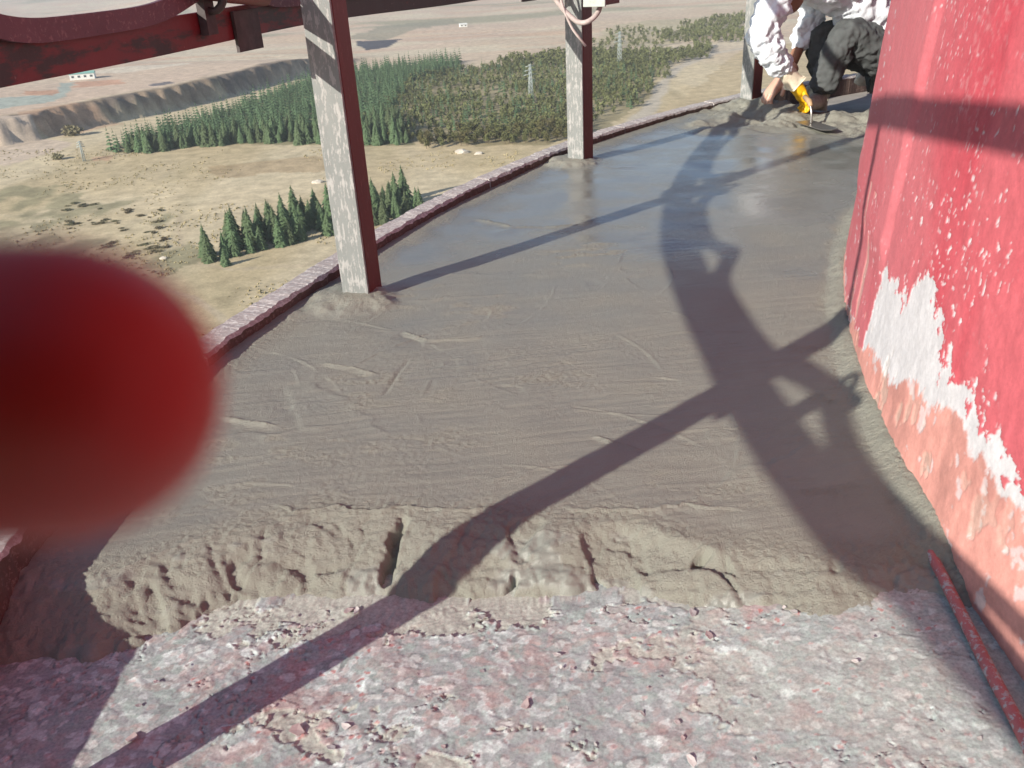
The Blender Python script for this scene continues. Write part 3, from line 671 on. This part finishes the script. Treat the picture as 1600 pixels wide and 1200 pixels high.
mid = fbm(x * 150, y * 150, 371, 4, .65) - .5
mid2 = fbm(x * 95, y * 95, 375, 3, .6) - .5
h = h + (mid * (.0010 + rough * .0058) + mid2 * rough * .0008) * (d > -.02)
streak = (fbm(x * 6 + y * 3, y * 70 - x * 8 + 6 * fbm(x * 2, y * 2, 377, 2), 373, 4) - .5); near_ = sst(2.6, 1.5, y); h = h + mid * .0016 * near_ * (d > 0) * sst(.40, .6, fbm(x * 4, y * 9, 379, 3)); h = h + streak * .0026 * (1 - rough) * (d > 0) * sst(3.2, 1.6, y)
# two slots broken into the sloping lip
for (ax, ay, bx, by, wv) in [(632, 812, 600, 905, .010), (800, 880, 795, 915, .008), (940, 885, 932, 905, .006), (1090, 870, 1110, 890, .008)]:
    a, b = on_z(ax, ay, -.01), on_z(bx, by, -.045); dx, dy = b.x - a.x, b.y - a.y; L = math.hypot(dx, dy); X_ = x + (fbm(x * 40, y * 40, 381, 3) - .5) * .02
    u = np.clip(((X_ - a.x) * dx + (y - a.y) * dy) / L ** 2, 0, 1); q = np.hypot(X_ - a.x - u * dx, y - a.y - u * dy); h = h - .03 * (1 - sst(wv * .5, wv * 1.3, q)) * slope
wet = (1 - rough * 1.2) * (.30 + .62 * sst(1.7, 3.2, y + (fbm(x * 2, y * 3, 391, 4) - .5) * 1.6)) + (fbm(x * 7, y * 9, 393, 4) - .5) * .55
wet = wet + slope * .75 * sst(.55, .68, fbm(x * 7, y * 16, 395, 4, .6)); wet = np.clip(wet, 0, 1) * (1 - lumpy * .7)
me = grid_mesh('fresh_mortar', np.stack([X, Y, h.reshape(X.shape)], -1), {'wet': wet}, flip=True)
mo = struct(obj('fresh_mortar', me, M['mortar']))

# ---- kerb along the outer edge, in segments
kb = empty('edge_kerb', pol(R(160), KR1, -.08)); tag(kb, 'low peeling pinkish kerb along the outer edge of the platform', 'kerb')
def local(me, o): me.transform(Matrix.Translation(-o.location)); return me
marks = [205, 186, 168.2, 151.0, 139.2, 131, 122, 108, 95]
for i in range(len(marks) - 1):
    a0, a1 = marks[i] - .05, marks[i + 1] + .05; nn = max(8, int((a0 - a1) / .07)); jz = rng.uniform(-.002, .002); jr = rng.uniform(-.003, .003)
    ts = np.linspace(a0, a1, nn); V, F = [], []
    prof_k = [(KR1 + jr, .040 + jz), (KR1 + .004 + jr, .034 + jz), (KR1 + .004 + jr, -.20), (KR0 + jr, -.20), (KR0 + jr, .028 + jz), (KR0 + .007 + jr, .037 + jz)]
    for t_ in ts:
        for q, (r, z) in enumerate(prof_k):
            nzv = (fbm(np.array([t_ * 3.0 + q * 7]), np.array([i * 3.1]), 401, 4, .6)[0] - .5)
            V.append(pol(R(t_), r + float(kdr(t_)) + nzv * .014 * (q in (4, 5)), z + (nzv * .010 + .028 * float(sst(168.5, 174, t_))) * (z > 0)))
    n = len(prof_k)
    for s_ in range(nn - 1):
        for q in range(n): F.append((s_ * n + q, s_ * n + (q + 1) % n, (s_ + 1) * n + (q + 1) % n, (s_ + 1) * n + q))
    F.append(tuple(range(n))[::-1]); F.append(tuple(range((nn - 1) * n, nn * n)))
    me = pyd('kerb_segment', V, F); me.materials.append(M['kerb_top']); me.materials.append(M['kerb_shaded'])
    for pidx, pgn in enumerate(me.polygons):
        pgn.material_index = 1 if (pidx < (nn - 1) * n and pidx % n in (1, 2, 3)) else 0
    obj('kerb_segment', local(me, kb), None, kb)

# ---- posts
LEG, LEG2, TH = .080, .092, .010
def make_post(a_deg, rc_, label, top=1.42, short=None):
    a = R(a_deg); p = pol(a, rc_, -.07); o = empty('railing_post', p, a)      # local x outward, local y forward (tangent)
    hgt = short if short else top + .09
    # local +y is counter-clockwise tangent; the visible lit flange faces the other way round
    sgn = 1 if Vector((-math.sin(a), math.cos(a))).y > 0 else -1
    f1 = box_me('weathered_flange', LEG, TH, hgt, .0015, (LEG / 2, sgn * TH / 2, hgt / 2)); obj('weathered_flange', f1, M['post_grey'], o)
    f2 = box_me('maroon_flange', TH, LEG2 - TH - .001, hgt - .003, .0015, (TH / 2 - .001, sgn * (TH + .001 + (LEG2 - TH) / 2), hgt / 2)); obj('maroon_flange', f2, M['post_red'], o)
    if short: up = box_me('upper_bar', .028, .012, top + .07 - hgt + .1, .001, (.04, sgn * (TH + .0065), (top + .07 + hgt - .1) / 2)); obj('upper_bar', up, M['post_red'], o)
    return tag(o, label, 'post', 'angle iron railing posts')
make_post(180.2, 5.80, 'near railing post out of view at lower left whose shadow crosses the floor', short=.95)
make_post(163.4, 5.782, 'nearest upright railing post, peeling grey flange and maroon side, left of centre')
make_post(145.8, 5.768, 'middle railing post with cable looped over its top, standing in wet mortar')
make_post(129.0, 5.82, 'far railing post beside the crouching worker')
make_post(112, 5.80, 'farthest railing post beyond the worker')
make_post(197.3, 5.80, 'railing post behind the viewpoint')
# ---- rails
RR_ = 5.965
ra = [R(q) for q in np.arange(95, 222, 1.0)]
rail = empty('middle_rail', pol(R(163), RR_, .66)); tag(rail, 'dark red flat steel rail bent round the posts, with near-black patches', 'railing')
def rail_z(t_): return .004 * math.sin(t_ * 23)
me = strip_me('rail_band', [(RR_, .715), (RR_ + .012, .715), (RR_ + .012, .785), (RR_, .785)], lambda t_, a, b: pol(t_, a, b + rail_z(t_)), ra)
obj('rail_band', local(me, rail), M['rail_red'], rail)
BUMPS = [(173.8, .046, 1.3), (182.8, .042, 1.5), (164.6, .06, .8), (165.6, .045, 1.6), (146.5, .05, 1.5), (155, .03, 1.5), (130, .05, 1.5), (190, .03, 2)]
# sagging upper bar of each bay, tied to the posts
post_a = [197.3, 180.2, 163.4, 145.8, 129.0, 112]
for i, (a0, a1) in enumerate(zip(post_a[:-1], post_a[1:])):
    def fn(t_, a, b, a0=a0, a1=a1):
        f = (math.degrees(t_) - a0) / (a1 - a0); dg = math.degrees(t_); lift = sum(h_ * math.exp(-((dg - c_) / w_) ** 2) for c_, h_, w_ in BUMPS)
        return pol(t_, a, b + lift)
    me = strip_me('bowed_bar', [(RR_ - .014, .768), (RR_ - .002, .768), (RR_ - .002, .806), (RR_ - .014, .806)], fn, [R(q) for q in np.linspace(a0, a1, 60)])
    obj('bowed_bar', local(me, rail), M['rail_purple'], rail)
for pa in post_a:
    # splice plate, clamp ring, pipe stub and strap near each post, on the near side
    def blk(nm, a0, a1, r0, r1, z0, z1, mt):
        me = strip_me(nm, [(r0, z0), (r1, z0), (r1, z1), (r0, z1)], lambda t_, a, b: pol(t_, a, b), [R(q) for q in np.linspace(a0, a1, 4)]); obj(nm, local(me, rail), mt, rail)
    blk('splice_plate', pa + 1.55, pa + .45, RR_ - .010, RR_ - .002, .685, .775, M['steel_dark'])
    blk('clamp_block', pa + 2.9, pa + 2.5, RR_ - .022, RR_ - .003, .735, .835, M['steel_dark'])
    me = tube_me('pipe_stub', [pol(R(pa + 3.4), RR_ - .03, .835), pol(R(pa + 1.8), RR_ - .028, .815), pol(R(pa + .35), RR_ - .026, .80)], .022, 14); obj('pipe_stub', local(me, rail), M['rail_red'], rail)
    me = tube_me('clamp_ring', [pol(R(pa + 2.7), RR_ - .03 + .034 * math.cos(q), .827 + .045 * math.sin(q)) for q in np.linspace(0, 6.28, 18)], .009, 6, False); obj('clamp_ring', local(me, rail), M['steel_dark'], rail)
tr = empty('top_rail', pol(R(163), RR_, 1.36)); tag(tr, 'maroon top rail above the picture, its shadow lies on the red wall', 'railing')
me = strip_me('rail_band', [(RR_ - .07, 1.385), (RR_ - .058, 1.385), (RR_ - .058, 1.452), (RR_ - .07, 1.452)], lambda t_, a, b: pol(t_, a, b), ra); obj('rail_band', local(me, tr), M['rail_red'], tr)
# ---- cable loop and box on the middle post
p2 = pol(R(145.8), 5.768, 0)
pts = [at_y(x_, y_, Y_) for x_, y_, Y_ in [(850, -40, 3.86), (862, -12, 3.85), (878, 12, 3.84), (893, 27, 3.83), (905, 35, 3.82), (918, 34, 3.81), (930, 25, 3.82), (937, 12, 3.84), (938, -8, 3.86)]]
def smooth_pts(pts, n=6):
    out = []
    for i in range(len(pts) - 1):
        p0, p1, p2_, p3 = pts[max(i - 1, 0)], pts[i], pts[i + 1], pts[min(i + 2, len(pts) - 1)]
        for k in range(n):
            u = k / n; out.append(.5 * ((2 * p1) + (p2_ - p0) * u + (2 * p0 - 5 * p1 + 4 * p2_ - p3) * u * u + (3 * p1 - p0 - 3 * p2_ + p3) * u ** 3))
    return out + [pts[-1]]
cb = obj('cable', tube_me('cable', smooth_pts(pts), .0105, 10), M['cable']); tag(cb, 'pale cable hanging in a loop over the middle post', 'cable')
pts = [at_y(x_, y_, Y_) for x_, y_, Y_ in [(872, -20, 3.84), (880, 12, 3.83), (893, 42, 3.83), (904, 58, 3.828), (915, 72, 3.84)]]
cb = obj('cable', tube_me('cable', smooth_pts(pts), .0055, 8), M['cable']); tag(cb, 'thinner pale cord hanging below the loop on the middle post', 'cable')
bx = empty('junction_box', at_y(930, 0, 3.80), R(145.8)); tag(bx, 'pale teal grey and maroon box fixed to the rail at the middle post', 'box')
obj('cover', box_me('cover', .10, .012, .11, .002, (0, .006, .03)), M['box_grey'], bx); obj('body', box_me('body', .10, .12, .10, .003, (0, -.062, .03)), M['post_red'], bx)
# ---- conduit along the foot of the wall
pts = [on_z(1436, 815, -.004), on_z(1450, 855, -.008), on_z(1475, 905, -.012), on_z(1505, 965, -.014), on_z(1545, 1045, -.0155), on_z(1590, 1130, -.016), on_z(1630, 1220, -.016), on_z(1700, 1400, -.016)]
cd = obj('conduit', tube_me('conduit', smooth_pts(pts), .0085, 12), M['salmon']); tag(cd, 'thin pink painted rod lying along the foot of the red wall', 'rod')

# ================================================================== THE WORKER
def skin(name, joints, edges, mat, parent, root, sub=2, disp=0, dsz=.08, smooth=True):
    """joints: list of (Vector, rx, ry)"""
    me = bpy.data.meshes.new(name); org = parent.location if parent else Vector()
    me.from_pydata([j[0] - org for j in joints], edges, []); o = obj(name, me, mat, parent)
    md = o.modifiers.new('skin', 'SKIN'); md.use_smooth_shade = True
    for i, j in enumerate(joints):
        sv = me.skin_vertices[0].data[i]; sv.radius = (j[1], j[2] if len(j) > 2 else j[1]); sv.use_root = (i == root)
    sm = o.modifiers.new('sub', 'SUBSURF'); sm.levels = sub; sm.render_levels = sub
    if disp:
        tx = bpy.data.textures.new(name + ' folds', 'CLOUDS'); tx.noise_scale = dsz; tx.noise_depth = 3
        dm = o.modifiers.new('folds', 'DISPLACE'); dm.texture = tx; dm.strength = disp; dm.mid_level = .5; dm.texture_coords = 'LOCAL'
    return o
W = empty('person', on_z(1290, 172, 0)); tag(W, 'crouching worker in white shirt and dark trousers, yellow glove on a trowel', 'person')
Yh = 5.16
hip = at_y(1402, 104, Yh); hipL = hip + Vector((-.03, -.12, .0)); hipR = hip + Vector((0.0, .12, .0))
kneeN = at_y(1322, 45, 4.90); footN = on_z(1278, 172, .0); ankN = at_y(1283, 140, 4.93)
kneeF = at_y(1276, 50, 5.12); ankF = at_y(1290, 132, 5.12); footF = on_z(1285, 155, 0)
chest = at_y(1290, -55, 5.02); waist = at_y(1352, 10, 5.10); neck = at_y(1238, -62, 4.96); head = at_y(1230, -12, 4.90)
shN = at_y(1232, -42, 4.80); elN = at_y(1186, 55, 4.72); wrN = at_y(1240, 128, 4.78); haN = at_y(1254, 152, 4.80)
shF = at_y(1240, -45, 5.14); elF = at_y(1275, 12, 5.22); wrF = at_y(1232, 112, 5.10); haF = at_y(1206, 143, 5.04)
# body core (one continuous surface under the clothes)
J = [(hip, .10), (waist, .10), (chest, .115), (neck, .055), (neck.lerp(head, .45), .062), (hipL, .08), (kneeN, .055), (ankN, .03), (hipR, .08), (kneeF, .055), (ankF, .03),
     (shN, .055), (elN, .042), (wrN, .03), (shF, .055), (elF, .042), (wrF, .03)]
Ed = [(0, 1), (1, 2), (2, 3), (3, 4), (0, 5), (5, 6), (6, 7), (0, 8), (8, 9), (9, 10), (2, 11), (11, 12), (12, 13), (2, 14), (14, 15), (15, 16)]
skin('body', J, Ed, M['skin'], W, 0)
# head with face, looking down at the work
fwd = Vector((-.45, -.45, -.78)).normalized(); upv = Vector((-.5, -.3, .5)); upv = (upv - fwd * upv.dot(fwd)).normalized(); sdv = upv.cross(fwd)
bm = bmesh.new(); bmesh.ops.create_icosphere(bm, subdivisions=4, radius=1)
hd = bmesh.new()
for v in bm.verts:
    c = v.co; fx, sx, ux = c.y, c.x, c.z                         # y front, x side, z up
    rr_ = Vector((sx * .076, fx * .098, ux * .118))
    if ux < 0: rr_.x *= 1 + .28 * ux * max(0, fx + .2); rr_.y *= 1 - .06 * ux
    if fx > .5:
        rr_.y += .022 * math.exp(-((sx / .16) ** 2 + ((ux + .12) / .2) ** 2))          # nose
        rr_.y -= .010 * (math.exp(-(((abs(sx) - .36) / .15) ** 2 + ((ux - .08) / .12) ** 2)))   # eye sockets
        rr_.y += .006 * math.exp(-((sx / .28) ** 2 + ((ux + .48) / .10) ** 2))         # mouth
    rr_.x += math.copysign(.018, sx) * math.exp(-((fx / .18) ** 2 + ((ux + .02) / .22) ** 2)) if abs(sx) > .8 else 0   # ears
    v.co = head - W.location + sdv * rr_.x + fwd * rr_.y + upv * rr_.z
me = bpy.data.meshes.new('head'); bm.to_mesh(me); bm.free(); [setattr(p_, 'use_smooth', True) for p_ in me.polygons]
hobj = obj('head', me, M['skin'], W)
bm = bmesh.new(); bmesh.ops.create_icosphere(bm, subdivisions=3, radius=1)
bmesh.ops.delete(bm, geom=[v for v in bm.verts if v.co.z < -.05 + .75 * max(0, v.co.y) or (v.co.y > .55 and v.co.z < .5)], context='VERTS')
for v in bm.verts: q = v.co * (1.06 + rng.uniform(-.015, .02)); v.co = head - W.location + sdv * q.x * .078 + fwd * q.y * .1 + upv * q.z * .12
me = bpy.data.meshes.new('hair'); bm.to_mesh(me); bm.free(); obj('hair', me, M['hair'], hobj)
# shirt with bulky sleeves
J = [(hip.lerp(waist, .55), .145, .155), (waist, .145, .16), (chest, .15, .17), (neck, .085), (shN, .095), (shN.lerp(elN, .5), .090), (elN, .088), (elN.lerp(wrN, .55), .074), (elN.lerp(wrN, .80), .058),
     (shF, .09), (shF.lerp(elF, .5), .08), (elF, .075), (elF.lerp(wrF, .7), .06)]
Ed = [(0, 1), (1, 2), (2, 3), (2, 4), (4, 5), (5, 6), (6, 7), (7, 8), (2, 9), (9, 10), (10, 11), (11, 12)]
skin('shirt', J, Ed, M['white_cloth'], W, 1, 4, .075, .05)
# trousers
J = [(hip + Vector((.02, 0, .06)), .15, .15), (hipL, .125), (hipL.lerp(kneeN, .55), .115), (kneeN, .088), (kneeN.lerp(ankN, .4), .088), (kneeN.lerp(ankN, .8), .078), (ankN.lerp(footN, .5) + Vector((.01, .02, .02)), .075),
     (hipR, .125), (hipR.lerp(kneeF, .55), .11), (kneeF, .085), (kneeF.lerp(ankF, .5), .085), (ankF, .066)]
Ed = [(0, 1), (1, 2), (2, 3), (3, 4), (4, 5), (5, 6), (0, 7), (7, 8), (8, 9), (9, 10), (10, 11)]
skin('trousers', J, Ed, M['dark_cloth'], W, 0, 4, .05, .05)
# boots
for ft, nm in ((footN, 0), (footF, 1)):
    dirv = Vector((-.62, -.78, 0)).normalized() if nm == 0 else Vector((-.9, -.4, 0)).normalized()
    J = [(ft + Vector((.03, .04, .12)), .062), (ft - dirv * .06 + Vector((0, .02, .05)), .056, .056), (ft + dirv * .06 + Vector((0, .02, .048)), .054, .046), (ft + dirv * .15 + Vector((0, .02, .040)), .048, .038)]
    skin('boot', J, [(0, 1), (1, 2), (2, 3)], M['boot'], W, 1, 2, .012, .05)
# gloved hands: palm, four fingers and a thumb
def hand(name, wr, palm, grip, side, mat):
    d_ = (palm - wr).normalized(); s_ = d_.cross(Vector((0, 0, 1))).normalized() * side; dn = d_.cross(s_).normalized()
    if dn.z > 0: dn = -dn
    J = [(wr - d_ * .05, .044), (wr, .040), (wr.lerp(palm, .6), .046, .034), (palm, .046, .03)]; Ed = [(0, 1), (1, 2), (2, 3)]
    for k, ln in enumerate((.070, .078, .072, .056)):
        off = s_ * (.033 - .022 * k); n0 = len(J)
        a = palm + off + d_ * .03; b = a + d_ * ln * .38 + dn * ln * .14; c_ = b + d_ * ln * .12 + dn * ln * .36; e = c_ - d_ * ln * .18 + dn * ln * .16
        J += [(a, .0125), (b, .0115), (c_, .0105), (e, .0095)]; Ed += [(3, n0), (n0, n0 + 1), (n0 + 1, n0 + 2), (n0 + 2, n0 + 3)]
    n0 = len(J); a = wr.lerp(palm, .6) + s_ * .042; b = a + d_ * .035 + s_ * .018 + dn * .012; c_ = b + d_ * .028 - s_ * .004 + dn * .018
    J += [(a, .0155), (b, .0135), (c_, .011)]; Ed += [(2, n0), (n0, n0 + 1), (n0 + 1, n0 + 2)]
    return skin(name, J, Ed, mat, W, 1, 2, .006, .03)
hand('glove', wrN, haN, None, 1, M['glove'])
hand('bare_hand', wrF, haF, None, -1, M['sunlit_skin'])
J = [(elN.lerp(wrN, .72), .052), (elN.lerp(wrN, .9), .047), (wrN, .046)]
skin('sleeve_cuff', J, [(0, 1), (1, 2)], M['cream'], W, 1, 2, .012, .03)
# trowel
tp = on_z(1275, 196, .012); T = empty('trowel', tp); tag(T, 'steel plastering trowel held by the worker', 'trowel'); dT = (on_z(1300, 207, 0) - on_z(1240, 188, 0)); dT.z = 0; T.rotation_euler.z = math.atan2(dT.y, dT.x)
obj('blade', pyd('blade', [(-.13, -.05, 0), (.13, -.045, 0), (.15, 0, 0), (.13, .045, 0), (-.13, .05, 0), (-.13, -.05, .003), (.13, -.045, .003), (.15, 0, .003), (.13, .045, .003), (-.13, .05, .003)], [(4, 3, 2, 1, 0), (5, 6, 7, 8, 9), (0, 1, 6, 5), (1, 2, 7, 6), (2, 3, 8, 7), (3, 4, 9, 8), (4, 0, 5, 9)]), M['steel_bright'], T)
hl = T.rotation_euler.to_matrix().inverted() @ (haN - tp)
obj('tang', tube_me('tang', smooth_pts([Vector((-.05, 0, .003)), Vector((-.055, 0, .05)), Vector((-.07, .0, .085))]), .006, 8), M['steel_bright'], T)
obj('handle', tube_me('handle', [Vector((-.07, 0, .085)), Vector((-.10, 0.01, .10)), Vector((-.17, .02, .115))], [.010, .0145, .013], 10), M['wood'], T)
# rags by the far post
def rag_me(rng, s):
    bm = bmesh.new(); bmesh.ops.create_icosphere(bm, subdivisions=3, radius=1)
    for v in bm.verts:
        k = float(fbm(np.array([v.co.x * 1.6 + s * 9]), np.array([v.co.y * 1.6 + v.co.z * 2.1]), 411, 3)[0]); v.co *= .55 + .9 * k; v.co.z *= .6
    me = bpy.data.meshes.new('rag'); bm.to_mesh(me); bm.free(); [setattr(p_, 'use_smooth', True) for p_ in me.polygons]; return me
o = obj('rag', rag_me(rng, 2.7), M['cream']); p = on_z(1348, 136, .02); o.location = p + Vector((0, 0, .045)); o.scale = (.05, .05, .075); tag(o, 'pale lump of rag on the kerb behind the worker', 'rag')

# ================================================================== PHONE AND THE FINGER IN FRONT OF ITS LENS
def cs(r, u, f): return EYE + RT * r + UP * u + FW * f
ph = empty('phone', cs(-.03, 0, -.008)); ph.matrix_world = Matrix.LocRotScale(cs(-.035, 0, -.008), m.to_quaternion(), None); tag(ph, 'black phone added at the viewpoint, out of view, to shade the finger', 'phone')  # unseen phone, set wide enough to keep the sun off the finger
obj('shell', box_me('shell', .158, .076, .008, .003), M['phone'], ph)
obj('screen', box_me('screen', .150, .069, .001, 0, (0, 0, .0046)), M['dark_glass'], ph)
H = empty('hand', cs(-.13, 0, 0)); tag(H, 'dark red out of focus fingertip covering the left edge of the picture', 'hand')
J = [(cs(-.150, -.05, -.03), .030, .022), (cs(-.140, -.045, -.008), .026, .02), (cs(-.128, -.035, .008), .0125), (cs(-.110, -.012, .034), .0112)]
Ed = [(i, i + 1) for i in range(len(J) - 1)]
for k in range(3):                                              # the other fingers, folded behind the phone's edge
    n0 = len(J); b = -.062 - .02 * k
    J += [(cs(-.130, b, -.004), .0105), (cs(-.112, b - .002, .014), .0098), (cs(-.090, b - .002, .012), .0082)]; Ed += [(1, n0), (n0, n0 + 1), (n0 + 1, n0 + 2)]
n0 = len(J); J += [(cs(-.128, -.03, -.026), .0125), (cs(-.10, -.022, -.026), .0105), (cs(-.078, -.02, -.023), .0085)]; Ed += [(0, n0), (n0, n0 + 1), (n0 + 1, n0 + 2)]
skin('hand_skin', J, Ed, M['finger'], H, 0, 3)
fp = [Vector(q) for q in [(-.125, -.030, .014), (-.106, -.008, .038), (-.082, .001, .0475), (-.060, .0015, .0485), (-.040, .0, .0478)]]
fp = smooth_pts(fp, 5); fr = [.0105 - .0022 * i / (len(fp) - 1) for i in range(len(fp))]
tipx, tr_ = -.0250, .0083
fp += [Vector((tipx + tr_ * 1.02 * math.sin(q), -.0004, .0475)) for q in np.linspace(-.5, 1.5, 14)]; fr += [tr_ * max(.06, math.cos(max(q, 0)) ** .9) for q in np.linspace(-.5, 1.5, 14)]
me = tube_me('index_finger', [cs(*q) - H.location for q in fp], fr, 28); obj('index_finger', me, M['finger'], H)
nl = box_me('nail', .0095, .0095, .0010, .0004); no = obj('nail', nl, M['nail'], H)
nq = m.to_quaternion() @ Quaternion((0, 1, 0), .12)
no.matrix_parent_inverse = Matrix.Translation(-H.location); no.matrix_world = Matrix.LocRotScale(cs(-.0265, -.0004, .0556), nq, None)

# ================================================================== AIR
bm = bmesh.new(); bmesh.ops.create_cube(bm, size=1)
for v in bm.verts: v.co = Vector((v.co.x * 24000, v.co.y * 24000, -125 if v.co.z < 0 else 330))
me = bpy.data.meshes.new('haze'); bm.to_mesh(me); bm.free()
hz = bpy.data.materials.new('thin haze'); hz.use_nodes = True; hz.node_tree.nodes.clear()
ho = hz.node_tree.nodes.new('ShaderNodeOutputMaterial'); hv = hz.node_tree.nodes.new('ShaderNodeVolumePrincipled')
hv.inputs['Color'].default_value = (.86, .9, .95, 1); hv.inputs['Density'].default_value = .00012; hz.node_tree.links.new(hv.outputs[0], ho.inputs['Volume'])
o = obj('haze', me, hz); o['kind'] = 'stuff'; o['label'] = 'thin pale haze over the far land'; o['category'] = 'haze'
